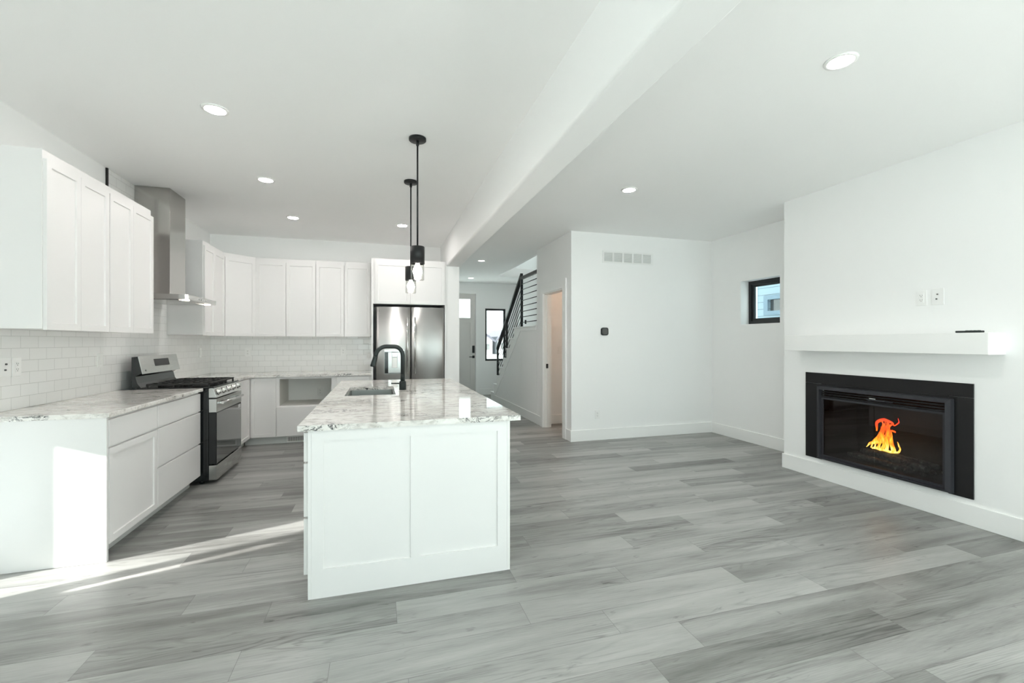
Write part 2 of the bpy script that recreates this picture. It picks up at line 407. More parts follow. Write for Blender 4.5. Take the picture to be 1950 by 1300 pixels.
bm = bmesh.new(); holed(bm, 'Y', -3.15, -3.0, -2.4, 4.95, 0.0, H, RW); struct('wall_rear', bm, M['wall'])
# fireplace bump with firebox cavity
bm = bmesh.new()
grid(bm, [4.165, 4.62, 4.95], [1.60, 2.32, 3.30, 3.745], [0.0, 0.235, 0.885, H], lambda i, j, k: not (i == 0 and j == 1 and k == 1))
struct('wall_fireplace', bm, M['wall'])
bm = bmesh.new(); box(bm, 4.165, 4.315, -3.0, 1.60, 0.0, H); struct('wall_right_rear', bm, M['wall'])
bm = bmesh.new(); holed(bm, 'X', 4.75, 4.95, 3.745, 5.63, 0.0, H, [(4.33, 4.954, 1.583, 2.172)]); struct('wall_right', bm, M['wall'])
struct('wall_thermostat', B(2.473, 4.75, 5.51, 5.63, 0.0, H), M['wall'])
bm = bmesh.new(); holed(bm, 'X', 2.473, 2.593, 5.63, 6.88, 0.0, H, [(5.775, 6.555, 0.0, 2.10)]); struct('wall_hall_right', bm, M['wall'])
struct('wall_powder_room', B(2.593, 4.75, 6.80, 6.88, 0.0, H), M['wall'])
struct('wall_powder_side', B(3.95, 4.07, 5.63, 6.80, 0.0, H), M['wall'])
bm = bmesh.new(); holed(bm, 'Y', 11.06, 11.2, 0.9, 3.55, 0.0, 5.5, [(1.40, 2.333, 0.0, 2.565), (2.579, 3.121, 0.855, 2.193), (1.5, 2.6, 3.9, 5.1)]); struct('wall_front', bm, M['wall'])
struct('wall_stair', B(3.41, 3.55, 6.88, 11.06, 0.0, 5.5), M['wall'])
struct('wall_upper_left', B(0.9, 1.0, 6.2, 11.06, 3.0, 5.5), M['wall'])
struct('wall_upper_near', B(1.0, 3.55, 6.2, 6.3, 3.0, 5.5), M['wall'])
struct('wall_upper_shade', B(4.8, 4.95, -3.15, 11.2, 3.0, 5.6), M['siding_white'])  # unseen upper-storey slab, added to keep sun off the neighbouring siding
struct('ceiling_upper', B(0.9, 3.55, 6.2, 11.2, 5.5, 5.6), M['ceiling'])
# stairwell opening edge trim and upstairs floor fascia
bm = bmesh.new(); box(bm, 2.60, 3.41, 9.74, 9.765, 2.83, 3.02); box(bm, 2.575, 2.60, 6.95, 9.765, 2.835, 3.02); struct('trim_11', bm, M['trim'])

# baseboards
def baseb(name, segs):
    bm = bmesh.new()
    for s in segs: box(bm, *s, 0.0, 0.152, bev=0.003)
    struct(name, bm, M['trim'])
baseb('baseboard_fireplace', [(4.150, 4.165, -3.0, 3.76), (4.165, 4.75, 3.745, 3.76)])
baseb('baseboard_right', [(4.735, 4.75, 3.76, 5.495)])
baseb('baseboard_thermostat', [(2.458, 4.75, 5.495, 5.51)])
baseb('baseboard_hall_right', [(2.458, 2.473, 5.51, 5.667), (2.458, 2.473, 6.665, 9.90)])
baseb('baseboard_front', [(2.428, 3.41, 11.045, 11.06)])
baseb('baseboard_powder_room', [(2.593, 3.95, 6.785, 6.80)])
baseb('baseboard_stair', [(3.395, 3.41, 10.0, 11.045)])

# doorway casing to powder room
bm = bmesh.new()
holed(bm, 'X', 2.453, 2.473, 5.667, 6.665, 0.0, 2.228, [(5.777, 6.555, 0.0, 2.10)])
box(bm, 2.473, 2.593, 5.775, 5.790, 0.0, 2.10); box(bm, 2.473, 2.593, 6.540, 6.555, 0.0, 2.10); box(bm, 2.473, 2.593, 5.790, 6.540, 2.085, 2.10)
box(bm, 2.515, 2.55, 6.528, 6.540, 0.0, 2.085)
tr = struct('trim_1', bm, M['trim'])
o = obj('strike_plate', B(2.500, 2.535, 6.5235, 6.5285, 0.93, 1.00, bev=0.001), M['black'], tr)

# ---- windows
def window(name, axis, a0, a1, s0, s1, z0, z1, fw, mullions=(), rails=(), mat=None, sash=True, glass='glass'):
    bm = bmesh.new(); ring(bm, axis, a0, a1, s0, s1, z0, z1, fw)
    m = (a0 + a1) / 2; q = (a1 - a0) * 0.32
    for s in mullions:
        if axis == 'X': box(bm, m-q, m+q, s-0.03, s+0.03, z0+fw, z1-fw)
        else: box(bm, s-0.03, s+0.03, m-q, m+q, z0+fw, z1-fw)
    for z in rails:
        if axis == 'X': box(bm, m-q, m+q, s0+fw, s1-fw, z-0.025, z+0.025)
        else: box(bm, s0+fw, s1-fw, m-q, m+q, z-0.025, z+0.025)
    fr = struct(name, bm, mat or M['winframe'])
    if sash:
        bm = bmesh.new(); ring(bm, axis, m-q*0.8, m+q*0.8, s0+fw, s1-fw, z0+fw, z1-fw, 0.035); obj('sash', bm, mat or M['winframe'], fr)
    bm = bmesh.new(); e = fw + (0.03 if sash else -0.002)
    if axis == 'X': box(bm, m-0.003, m+0.003, s0+e, s1-e, z0+e, z1-e)
    else: box(bm, s0+e, s1-e, m-0.003, m+0.003, z0+e, z1-e)
    obj('pane', bm, M[glass], fr)
    return fr
window('window_1', 'X', 4.885, 4.945, 4.33, 4.954, 1.583, 2.172, 0.045)
window('window_2', 'Y', 11.10, 11.17, 2.579, 3.121, 0.855, 2.193, 0.05, sash=False)
window('window_3', 'Y', -3.12, -3.05, *RW[0], 0.06, mullions=(), sash=False)
window('window_4', 'Y', -3.12, -3.05, *RW[1], 0.06, mullions=(2.75,), sash=False)
window('window_7', 'X', -2.36, -2.28, -2.8, -0.9, 0.02, 2.55, 0.06, mullions=(-1.85,), sash=False)
window('added_window_low', 'X', -2.36, -2.31, 2.855, 3.185, 0.02, 0.90, 0.002, sash=False, glass='tinted')  # unseen low window, sized to shape the sun streak; pane darkened to weaken it
window('added_window_upper', 'Y', 11.10, 11.17, 1.5, 2.6, 3.9, 5.1, 0.05, sash=False)  # unseen upstairs window, added to bring blue daylight into the stairwell
def portal(loc, rot, sx, sy):
    l = bpy.data.lights.new('window_portal', 'AREA'); l.shape = 'RECTANGLE'; l.size = sx; l.size_y = sy
    l.cycles.is_portal = True
    o = bpy.data.objects.new('window_portal', l); COL.objects.link(o); o.location = loc; o.rotation_euler = rot
for r in RW: portal(((r[0]+r[1])/2, -3.2, (r[2]+r[3])/2), (R(90), 0, 0), r[1]-r[0], r[3]-r[2])
portal((-2.42, -1.85, 1.22), (R(90), 0, R(-90)), 1.9, 2.4)
portal((4.97, 4.64, 1.88), (R(90), 0, R(90)), 0.6, 0.6)
portal((2.85, 11.22, 1.52), (R(-90), 0, 0), 0.54, 1.34)
portal((2.05, 11.22, 4.5), (R(-90), 0, 0), 1.1, 1.2)

# ---- front door
bm = bmesh.new(); holed(bm, 'Y', 11.04, 11.06, 1.305, 2.430, 0.0, 2.655, [(1.40, 2.333, 0.0, 2.565)]); struct('trim_2', bm, M['trim'])
bm = bmesh.new()
DX0, DX1, DY0, DY1 = 1.405, 2.328, 11.085, 11.13
holed(bm, 'Y', DY0, DY1, DX0, DX1, 0.01, 2.56, [(DX0+0.125, DX1-0.128, 1.947, 2.42), (DX0+0.125, DX1-0.128, 0.25, 1.82)])
box(bm, DX0+0.125, DX1-0.128, DY0+0.014, DY1-0.014, 0.25, 1.82)
door = struct('door_1', bm, M['door'])
obj('pane', B(DX0+0.12, DX1-0.123, 11.104, 11.110, 1.942, 2.425), M['glass'], door)
bm = bmesh.new(); box(bm, 2.248, 2.306, 11.060, 11.085, 1.06, 1.245, bev=0.006, seg=2)
lk = obj('keypad_lock', bm, M['black'], door)
bm = bmesh.new(); box(bm, 2.248, 2.306, 11.070, 11.085, 0.93, 0.995, bev=0.004); cyl(bm, (2.277, 11.045, 0.962), 0.011, 0.03, 'Y', 12); box(bm, 2.165, 2.29, 11.035, 11.048, 0.953, 0.972, bev=0.003)
obj('door_handle', bm, M['black'], door)
struct('trim_3', B(1.38, 2.35, 11.0, 11.2, 0.0, 0.012), M['black'])

# ------------------------------------------------------------------ staircase
rise, run, y0s = 0.2019, 0.262, 9.965
XS0, XS1 = 2.473, 3.405
st = thing('staircase', 'white enclosed staircase rising from the front entry to a landing', 'staircase', (2.94, 9.0, 0))
prof = [(y0s, 0.0)]
for k in range(1, 9):
    yf = y0s - run * (k - 1); prof += [(yf, rise * k)]
    if k < 8: prof += [(yf - run, rise * k)]
prof += [(6.885, rise * 8), (6.885, 0.0)]
bm = bmesh.new(); prism(bm, prof, 'X', XS0, XS0 + 0.09); obj('side_wall', bm, M['wall'], st)
# skirt board with stepped upper edge
off = 0.30
sk = [(y0s + 0.012, 0.0)]
for k in range(1, 9):
    yf = y0s - run * (k - 1) + 0.012; sk += [(yf, rise * k - 0.022)]
    if k < 8: sk += [(yf - run, rise * k - 0.022)]
sk += [(8.131 + 0.012 - 0.42, rise * 8 - 0.022), (8.131 + 0.012 - 0.42, rise*8 - 0.06), (9.60, 0.152), (9.72, 0.0)]
bm = bmesh.new(); prism(bm, sk, 'X', XS0 - 0.012, XS0); obj('skirt_board', bm, M['trim'], st)
bm = bmesh.new(); box(bm, XS0 - 0.014, XS0 - 0.0005, 6.885, 8.131 - 0.408, rise*8 - 0.075, rise*8 - 0.022, bev=0.003); obj('landing_trim', bm, M['trim'], st)
for k in range(1, 8):
    yf = y0s - run * (k - 1)
    obj('tread', B(XS0 - 0.022, XS1, yf - run - 0.005, yf + 0.022, rise * k - 0.021, rise * k + 0.004, bev=0.004), M['trim'], st)
for k in range(1, 9):
    yf = y0s - run * (k - 1)
    obj('riser', B(XS0 + 0.0901, XS1, yf - 0.018, yf, rise * (k - 1) + (0.004 if k > 1 else 0.0), rise * k - 0.021), M['trim'], st)
obj('landing', B(XS0 - 0.022, XS1, 6.885, 8.131 + 0.022, rise * 8 - 0.021, rise * 8 + 0.004, bev=0.004), M['trim'], st)

rl = thing('stair_railing', 'black metal railing with slanted parallel bars beside the white stairs', 'railing', (2.505, 8.5, 0.4))
def zr(y): return 1.225 + 0.785 * (9.532 - y)
xr0, xr1 = 2.487, 2.527
for (y, zb, zt) in ((9.53, 0.4078, 1.20), (8.80, 1.0135+0.0, 1.77), (7.80, rise*8+0.004, 2.53)):
    kb = zb if y != 8.80 else rise * 5 + 0.004
    obj('post', B(xr0, xr1, y - 0.022, y + 0.022, kb + 0.001, zt, bev=0.002), M['black'], rl)
bm = bmesh.new(); prism(bm, [(9.56, zr(9.56) - 0.035), (9.56, zr(9.56) + 0.02), (7.80, zr(7.80) + 0.02), (7.80, zr(7.80) - 0.035)], 'X', xr0 - 0.006, xr1 + 0.006); obj('handrail', bm, M['black'], rl)
obj('handrail', B(xr0 - 0.006, xr1 + 0.006, 6.882, 7.83, 2.49, 2.54, bev=0.003), M['black'], rl)
for i in range(8):
    z = 1.70 + 0.1 * i
    bm = bmesh.new(); tube(bm, [(2.507, 6.882, z), (2.507, 7.785, z)], 0.0075, 8); obj('rail_bar', bm, M['black'], rl)
for i in range(7):
    dz = 0.115 * (i + 1)
    pts = []
    for (ya, yb) in ((9.508, 8.822), (8.778, 7.822)):
        za, zb = zr(ya) - 0.01 - dz, zr(yb) - 0.01 - dz
        # clip each bar where it would enter the steps
        y1_ = ya
        while y1_ > yb:
            kk = min(8, max(0, math.floor((y0s - y1_) / run) + 1))
            if zr(y1_) - 0.01 - dz > rise * kk + 0.012: break
            y1_ -= 0.01
        y2_ = yb
        while y2_ < y1_:
            kk = min(8, max(0, math.floor((y0s - y2_) / run) + 1))
            if zr(y2_) - 0.01 - dz > rise * kk + 0.012: break
            y2_ += 0.01
        if y1_ - y2_ > 0.05:
            bm = bmesh.new(); tube(bm, [(2.507, y1_, zr(y1_) - 0.01 - dz), (2.507, y2_, zr(y2_) - 0.01 - dz)], 0.0075, 8); obj('rail_bar', bm, M['black'], rl)
obj('clamp', B(2.495, 2.519, 7.56, 7.59, 1.665, 1.735), M['black'], rl)
up = thing('upper_guardrail', 'black guardrail bar seen high through the stairwell opening', 'railing', (2.0, 9.4, 3.0))
obj('handrail', B(2.64, 3.40, 10.2, 10.24, 3.90, 3.94), M['black'], up)
obj('post', B(2.64, 2.68, 10.2, 10.24, 3.0, 3.90), M['black'], up)

# ------------------------------------------------------------------ cabinets
FD = 0.02   # door thickness
def shaker(w0, w1, z0, z1, y=0.0, rail=0.060, depth=0.010, th=FD):
    bm = bmesh.new(); fs = box(bm, w0, w1, y - th, y - 0.001, z0, z1)
    f = [q for q in bm.faces if q.normal.y < -0.9 or abs(q.calc_center_median().y - (y - th)) < 1e-6][0]
    bmesh.ops.inset_region(bm, faces=[f], thickness=rail)
    bmesh.ops.inset_region(bm, faces=[f], thickness=0.003, depth=-0.0001)
    for v in f.verts: v.co.y = y - th + depth
    return bm
def door_part(par, w0, w1, z0, z1, rail=0.060, name='door'):
    return obj(name, shaker(w0, w1, z0, z1, rail=rail), M['cab'], par, local=True)
def slab_part(par, w0, w1, z0, z1, name='drawer_front'):
    return obj(name, B(w0, w1, -FD, -0.001, z0, z1, bev=0.002), M['cab'], par, local=True)
CBT = 0.8835
# left base units (face +x: local -Y -> world +X)
FX = -1.62
c = thing('base_cabinet', 'white base cabinet with one drawer over a panelled door, nearest the window end', 'cabinet', (FX, 3.337, 0), R(90))
obj('body', B(0, 0.630, 0.0, 0.628, 0.1, CBT), M['cab'], c, local=True)
obj('toe_kick', B(0, 0.630, 0.07, 0.628, 0.0, 0.0995), M['kick'], c, local=True)
slab_part(c, 0.006, 0.622, 0.700, 0.866); door_part(c, 0.006, 0.622, 0.100, 0.688)
obj('end_panel', B(-0.020, -0.0005, -0.018, 0.628, 0.0, CBT, bev=0.001), M['cab'], c, local=True)
c = thing('base_cabinet', 'white base cabinet with three plain drawers left of the range', 'cabinet', (FX, 3.968, 0), R(90))
obj('body', B(0, 0.835, 0.0, 0.628, 0.1, CBT), M['cab'], c, local=True)
obj('toe_kick', B(0, 0.835, 0.07, 0.628, 0.0, 0.0995), M['kick'], c, local=True)
for (a, b) in ((0.700, 0.866), (0.402, 0.690), (0.100, 0.390)): slab_part(c, 0.004, 0.830, a, b)
c = thing('base_cabinet', 'narrow white base cabinet with one panelled door right of the range', 'cabinet', (FX, 5.630, 0), R(90))
obj('body', B(0, 0.838, 0.0, 0.628, 0.1, CBT), M['cab'], c, local=True)
obj('toe_kick', B(0, 0.90, 0.07, 0.628, 0.0, 0.0995), M['kick'], c, local=True)
door_part(c, 0.006, 0.812, 0.105, 0.872, rail=0.06)
# rear base units (face -y)
FY = 6.47
c = thing('base_cabinet', 'white corner base cabinet with single panelled door under the rear counter', 'cabinet', (-1.6195, FY, 0))
obj('body', B(0, 0.325, 0.0, 0.618, 0.1, CBT), M['cab'], c, local=True)
obj('toe_kick', B(-0.06, 0.325, 0.06, 0.61, 0.0, 0.0995), M['kick'], c, local=True)
door_part(c, 0.026, 0.318, 0.105, 0.872, rail=0.055)
c = thing('microwave_cabinet', 'white base cabinet with an empty open microwave niche above a drawer', 'cabinet', (-1.294, FY, 0))
bm = bmesh.new(); W_ = 0.732
holed(bm, 'Y', 0.0, 0.018, 0.0, W_, 0.1, CBT, [(0.034, 0.668, 0.503, 0.855)])
box(bm, 0.0, W_, 0.0185, 0.618, 0.1, 0.485)
obj('body', bm, M['cab'], c, local=True)
bm = bmesh.new()
box(bm, 0.016, 0.034, 0.0185, 0.600, 0.4855, 0.873); box(bm, 0.668, 0.686, 0.0185, 0.600, 0.4855, 0.873)
box(bm, 0.0345, 0.6675, 0.0185, 0.600, 0.4855, 0.503); box(bm, 0.0345, 0.6675, 0.0185, 0.600, 0.856, 0.873)
obj('niche_lining', bm, M['cabin'], c, local=True)
obj('niche_back', B(0.016, 0.686, 0.6005, 0.612, 0.4855, 0.873), M['wall'], c, local=True)
slab_part(c, 0.004, 0.728, 0.105, 0.488)
obj('toe_kick', B(0, W_, 0.06, 0.618, 0.0, 0.0995), M['kick'], c, local=True)
c = thing('base_cabinet', 'white base cabinet with drawer over door beside the refrigerator', 'cabinet', (-0.5615, FY, 0))
obj('body', B(0, 0.450, 0.0, 0.618, 0.1, CBT), M['cab'], c, local=True)
obj('toe_kick', B(0, 0.450, 0.06, 0.618, 0.0, 0.0995), M['kick'], c, local=True)
slab_part(c, 0.004, 0.420, 0.700, 0.872); door_part(c, 0.004, 0.420, 0.105, 0.690)
# floor register in toe kick
v = thing('floor_vent', 'white slotted vent grille in the toe kick below the microwave niche', 'vent', (-1.06, 6.529, 0.012))
bm = bmesh.new(); ring(bm, 'Y', 6.522, 6.5290, -1.185, -0.935, 0.012, 0.088, 0.010); obj('frame', bm, M['plate'], v)
obj('backing', B(-1.176, -0.944, 6.5275, 6.5290, 0.021, 0.079), M['rubber'], v)
bm = bmesh.new()
for i in range(18): box(bm, -1.173 + i * 0.0128, -1.1675 + i * 0.0128, 6.5235, 6.5272, 0.021, 0.079)
obj('louver', bm, M['plate'], v)

# uppers
UZ0, UZ1, UD = 1.420, 2.485, 0.345
def upper(label, w, doors, loc, rz, z0=UZ0, z1=UZ1, depth=UD, dz=0.054, left_panel=False, right_panel=False, rail=0.058):
    c = thing('wall_cabinet', label, 'cabinet', loc, rz)
    obj('body', B(0, w, 0.0, depth, z0 + 0.006, z1), M['cab'], c, local=True)
    n = len(doors)
    for a, b in doors: door_part(c, a, b, z0, z1 - dz, rail=rail)
    return c
UX = -1.905
upper('white wall cabinet with two tall panelled doors, nearest the left edge', 0.643, [(0.006, 0.319), (0.322, 0.636)], (UX, 3.298, 0), R(90))
upper('white wall cabinet with two tall panelled doors just left of the range hood', 0.652, [(0.010, 0.324), (0.327, 0.655)], (UX, 3.9415, 0), R(90))
upper('narrow white wall cabinet with two doors right of the range hood', 0.700, [(0.012, 0.325), (0.328, 0.690)], (UX, 5.770, 0), R(90))
ang = math.atan2(0.284, 0.302)
# diagonal corner cabinet: five-sided body
c = thing('wall_cabinet', 'white diagonal corner wall cabinet with one wide door', 'cabinet', (-1.907, 6.4715, 0), ang)
inv = world_of(c).inverted()
pts = [(-1.907, 6.4715), (-1.609, 6.7525), (-1.609, 7.089), (-2.249, 7.089), (-2.249, 6.4715)]
lp = [inv @ Vector((x, y, 0)) for x, y in pts]
bm = bmesh.new(); prism(bm, [(q.x, q.y) for q in lp], 'Z', UZ0 + 0.006, UZ1); obj('body', bm, M['cab'], c, local=True)
door_part(c, 0.014, 0.398, UZ0, UZ1 - 0.054)
RY = 6.755
upper('white wall cabinet with two doors beside the diagonal corner cabinet', 0.754, [(0.004, 0.372), (0.380, 0.750)], (-1.608, RY, 0), 0, depth=0.333)
upper('white wall cabinet with two doors between its twin and the refrigerator', 0.743, [(0.004, 0.366), (0.374, 0.722)], (-0.8535, RY, 0), 0, depth=0.333)
# refrigerator surround
c = thing('refrigerator_cabinet', 'deep white two-door cabinet over the refrigerator with tall side panel', 'cabinet', (-0.110, 6.43, 0))
obj('side_panel', B(0, 0.024, 0.0, 0.658, 0.0, 2.50, bev=0.001), M['cab'], c, local=True)
obj('body', B(0.0245, 1.0345, 0.0, 0.655, 1.872, 2.50), M['cab'], c, local=True)
door_part(c, 0.050, 0.519, 1.875, 2.448, rail=0.06); door_part(c, 0.526, 1.005, 1.875, 2.448, rail=0.06)
obj('side_panel', B(1.010, 1.0345, 0.0, 0.658, 0.0, 1.8715), M['cab'], c, local=True)

# ------------------------------------------------------------------ counters
def edge_bevel(bm, o=0.003):
    es = [e for e in bm.edges if len(e.link_faces) == 2 and e.calc_face_angle(0) > 1.0]
    bmesh.ops.bevel(bm, geom=es, offset=o, segments=2, affect='EDGES', profile=0.5)
Z0, Z1 = 0.8840, 0.914
bm = bmesh.new(); box(bm, -2.249, -1.582, 3.300, 4.812, Z0, Z1); edge_bevel(bm)
tag(recenter(obj('countertop', bm, M['granite'])), 'speckled granite countertop left of the range', 'countertop')
bm = bmesh.new(); prism(bm, [(-2.249, 5.632), (-1.592, 5.632), (-1.592, 6.37), (-1.54, 6.43), (-0.1115, 6.43), (-0.1115, 7.089), (-2.249, 7.089)], 'Z', Z0, Z1); edge_bevel(bm)
tag(recenter(obj('countertop', bm, M['granite'])), 'L-shaped speckled granite countertop in the rear corner right of the range', 'countertop')
# island counter with sink hole
bm = bmesh.new()
grid(bm, [-0.407, -0.270, 0.128, 0.800], [2.510, 3.790, 4.500, 5.262], [Z0, Z1], lambda i, j, k: not (i == 1 and j == 1)); edge_bevel(bm, 0.003)
tag(recenter(obj('countertop', bm, M['granite'])), 'large glossy granite slab on the island with a sink cutout', 'countertop')

# backsplash tiles
bm = bmesh.new()
ys = [3.300, 4.660, 5.765, 7.0815]; zs = [Z1 + 0.0005, 1.4250, H - 0.002]
grid(bm, [-2.2495, -2.2415], ys, zs, lambda i, j, k: k == 0 or j == 1)
tag(recenter(obj('backsplash', bm, M['tile_y'])), 'white subway tile backsplash on the left wall, rising to the ceiling behind the hood', 'backsplash')
bm = B(-2.2410, -0.1105, 7.0820, 7.0895, Z1 + 0.0005, 1.4250)
tag(recenter(obj('backsplash', bm, M['tile_x'])), 'white subway tile backsplash along the rear wall below the wall cabinets', 'backsplash')
tag(recenter(obj('tile_edge_strip', B(-2.2495, -2.236, 4.640, 4.658, 2.49, H - 0.002), M['black'])), 'thin black vertical edge strip high beside the tiles left of the hood', 'edge strip')

# ------------------------------------------------------------------ island
isl = thing('kitchen_island', 'white kitchen island with panelled end and drawers on its left side', 'island', (0.19, 3.86, 0))
bm = bmesh.new(); grid(bm, [-0.360, -0.280, 0.138, 0.738], [2.556, 3.780, 4.510, 5.215], [0.1, 0.66, CBT], lambda i, j, k: not (i == 1 and j == 1 and k == 1)); obj('body', bm, M['cab'], isl)
obj('toe_kick', B(-0.300, 0.738, 2.556, 5.215, 0.0, 0.0995), M['kick'], isl)
bm = bmesh.new()
box(bm, -0.342, 0.722, 2.538, 2.5555, 0.0, CBT)
holed(bm, 'Y', 2.529, 2.5379, -0.342, 0.722, 0.0, CBT, [(-0.284, 0.165, 0.150, 0.825), (0.221, 0.664, 0.150, 0.825)])
obj('end_panel', bm, M['cab'], isl)
bm = bmesh.new(); box(bm, -0.360, -0.3425, 2.529, 2.5555, 0.0, CBT, bev=0.001); obj('corner_post', bm, M['cab'], isl)
bm = bmesh.new(); box(bm, 0.7225, 0.740, 2.529, 2.5555, 0.0, CBT, bev=0.001); obj('corner_post', bm, M['cab'], isl)
for (a, b) in ((0.715, 0.868), (0.425, 0.705), (0.118, 0.413)):
    obj('drawer_front', B(-0.384, -0.3605, 2.560, 3.190, a, b, bev=0.0015), M['cab'], isl)
for (ya, yb) in ((3.20, 3.79), (3.80, 4.51), (4.52, 5.19)):
    dd = shaker(0.0, yb - ya, 0.118, 0.868, th=0.0235)
    dd.transform(Matrix.Translation((-0.3605, yb, 0)) @ Matrix.Rotation(R(-90), 4, 'Z')); obj('door', dd, M['cab'], isl)
# sink
sk_ = thing('kitchen_sink', 'stainless undermount sink set into the island countertop', 'sink', (-0.07, 4.14, 0.68))
bm = bmesh.new(); sx0, sx1, sy0, sy1, sb = -0.262, 0.120, 3.798, 4.492, 0.70
# open basin with rounded corners
def rrect(x0, x1, y0, y1, r, n=6):
    out = []
    for cx, cy, a0 in ((x1-r, y1-r, 0), (x0+r, y1-r, 90), (x0+r, y0+r, 180), (x1-r, y0+r, 270)):
        for i in range(n+1):
            t = R(a0 + 90*i/n); out.append((cx + r*math.cos(t), cy + r*math.sin(t)))
    return out
def loop(pts, z): return [bm.verts.new((x, y, z)) for x, y in pts]
L = [loop(rrect(sx0-0.006, sx1+0.006, sy0-0.006, sy1+0.006, 0.02), 0.8835), loop(rrect(sx0-0.006, sx1+0.006, sy0-0.006, sy1+0.006, 0.02), sb-0.004),]
Li = [loop(rrect(sx0, sx1, sy0, sy1, 0.018), 0.8835), loop(rrect(sx0, sx1, sy0, sy1, 0.018), sb+0.02), loop(rrect(sx0+0.02, sx1-0.02, sy0+0.02, sy1-0.02, 0.02), sb)]
def bridge(a, b):
    n = len(a)
    for i in range(n): bm.faces.new((a[i], a[(i+1) % n], b[(i+1) % n], b[i]))
bridge(L[0], L[1]); bm.faces.new(L[1]); bridge(L[0], Li[0]); bridge(Li[0], Li[1]); bridge(Li[1], Li[2]); bm.faces.new(Li[2])
obj('basin', bm, M['sink'], sk_)
bm = bmesh.new(); lathe(bm, (-0.07, 4.25, sb + 0.0003), [(0.045, 0.0), (0.045, 0.003), (0.03, 0.003), (0.028, 0.001)]); obj('drain', bm, M['chrome'], sk_)
# faucet
fc = thing('kitchen_faucet', 'matte black pull-down faucet arching over the island sink', 'faucet', (0.200, 4.14, 0.914))
bm = bmesh.new(); cyl(bm, (0.200, 4.14, 0.914), 0.031, 0.07, 'Z', 28); cyl(bm, (0.200, 4.14, 0.984), 0.031, 0.012, 'Z', 28, r2=0.020); cyl(bm, (0.200, 4.14, 0.996), 0.0205, 0.06, 'Z', 24, r2=0.0185); obj('base', bm, M['faucet'], fc)
pts = [(0.200, 4.14, 1.02), (0.200, 4.14, 1.22)]
for i in range(1, 9):
    t = R(90 * i / 8); pts.append((0.200 - 0.075 * (1 - math.cos(t)), 4.14, 1.22 + 0.085 * math.sin(t)))
pts.append((0.060, 4.14, 1.306))
for i in range(1, 8):
    t = R(75 * i / 7); pts.append((0.060 - 0.095 * math.sin(t), 4.14, 1.306 - 0.095 * (1 - math.cos(t))))
pts.append((-0.038, 4.14, 1.212))
bm = bmesh.new(); tube(bm, pts, 0.0185, 20); obj('spout', bm, M['faucet'], fc)
bm = bmesh.new(); tube(bm, [(-0.036, 4.14, 1.220), (-0.041, 4.14, 1.195), (-0.058, 4.14, 1.135), (-0.060, 4.14, 1.126)], [0.0205, 0.021, 0.0225, 0.020], 20); obj('spray_head', bm, M['faucet'], fc)
bm = bmesh.new(); tube(bm, [(0.172, 4.14, 0.972), (0.10, 4.14, 0.974)], 0.0058, 10); obj('handle', bm, M['faucet'], fc)

# ------------------------------------------------------------------ range
rg = thing('gas_range', 'stainless steel and black gas range with cast iron grates', 'range', (-1.85, 5.222, 0))
RY0, RY1 = 4.834, 5.612
bm = bmesh.new(); box(bm, -2.150, -1.545, RY0, RY1, 0.035, 0.905, bev=0.003)
for yy in (RY0 + 0.06, RY1 - 0.06):
    for xx in (-2.08, -1.62): cyl(bm, (xx, yy, 0.0), 0.02, 0.036, 'Z', 12)
for xx in (-1.60, -1.575): box(bm, xx, xx + 0.008, RY0 - 0.003, RY0, 0.05, 0.90)
obj('body', bm, M['enamel'], rg)
bm = bmesh.new(); box(bm, -2.118, -1.505, RY0 - 0.004, RY1 + 0.004, 0.9055, 0.922, bev=0.004); obj('cooktop', bm, M['enamel'], rg)
# backguard
bm = bmesh.new(); prism(bm, [(-2.150, 0.9225), (-2.150, 1.207), (-2.103, 1.212), (-2.072, 1.060), (-2.100, 1.045), (-2.122, 1.030), (-2.108, 0.97), (-2.085, 0.935), (-2.078, 0.9225)], 'Y', RY0, RY1); bg_ = obj('backguard', bm, M['enamel'], rg)
nx, nz = 0.1518 / 0.1553, 0.0332 / 0.1553
def sl(t, o):   # along slanted control face, t 0 top .. 1 bottom
    return (-2.103 + 0.034 * t + nx * o, 1.212 - 0.160 * t + nz * o)
bm = bmesh.new(); prism(bm, [sl(-0.02, 0.0005), sl(-0.02, 0.006), sl(1.0, 0.006), sl(1.0, 0.0005)], 'Y', RY0 - 0.002, RY1 + 0.004); ctl = obj('control_panel', bm, M['steel_h'], rg)
bm = bmesh.new(); prism(bm, [sl(0.20, 0.0062), sl(0.20, 0.0085), sl(0.62, 0.0085), sl(0.62, 0.0062)], 'Y', 5.10, 5.40); obj('display', bm, M['slot'], ctl)
def text(name, s, size, loc, rot, mat, par):
    cu = bpy.data.curves.new(name, 'FONT'); cu.body = s; cu.size = size; cu.extrude = 0.0004; cu.align_x = 'CENTER'
    o = bpy.data.objects.new(name, cu); COL.objects.link(o); cu.materials.append(mat)
    o.matrix_world = Matrix.Translation(loc) @ rot
    me = bpy.data.meshes.new_from_object(o.evaluated_get(bpy.context.evaluated_depsgraph_get()))
    bpy.data.objects.remove(o); me.transform(Matrix.Translation(loc) @ rot)
    me.transform(world_of(par).inverted()); me.materials.clear(); me.materials.append(mat)
    o = bpy.data.objects.new(name, me); COL.objects.link(o); o.parent = par; return o
p_ = sl(0.86, 0.0068); xdir = Vector((0, 1, 0)); zdir = Vector((nx, 0, nz)); ydir = zdir.cross(xdir)
rotm = Matrix((xdir, ydir, zdir)).transposed().to_4x4()
text('logo', 'LG', 0.022, Vector((p_[0], 4.90, p_[1])), rotm, M['black'], ctl)
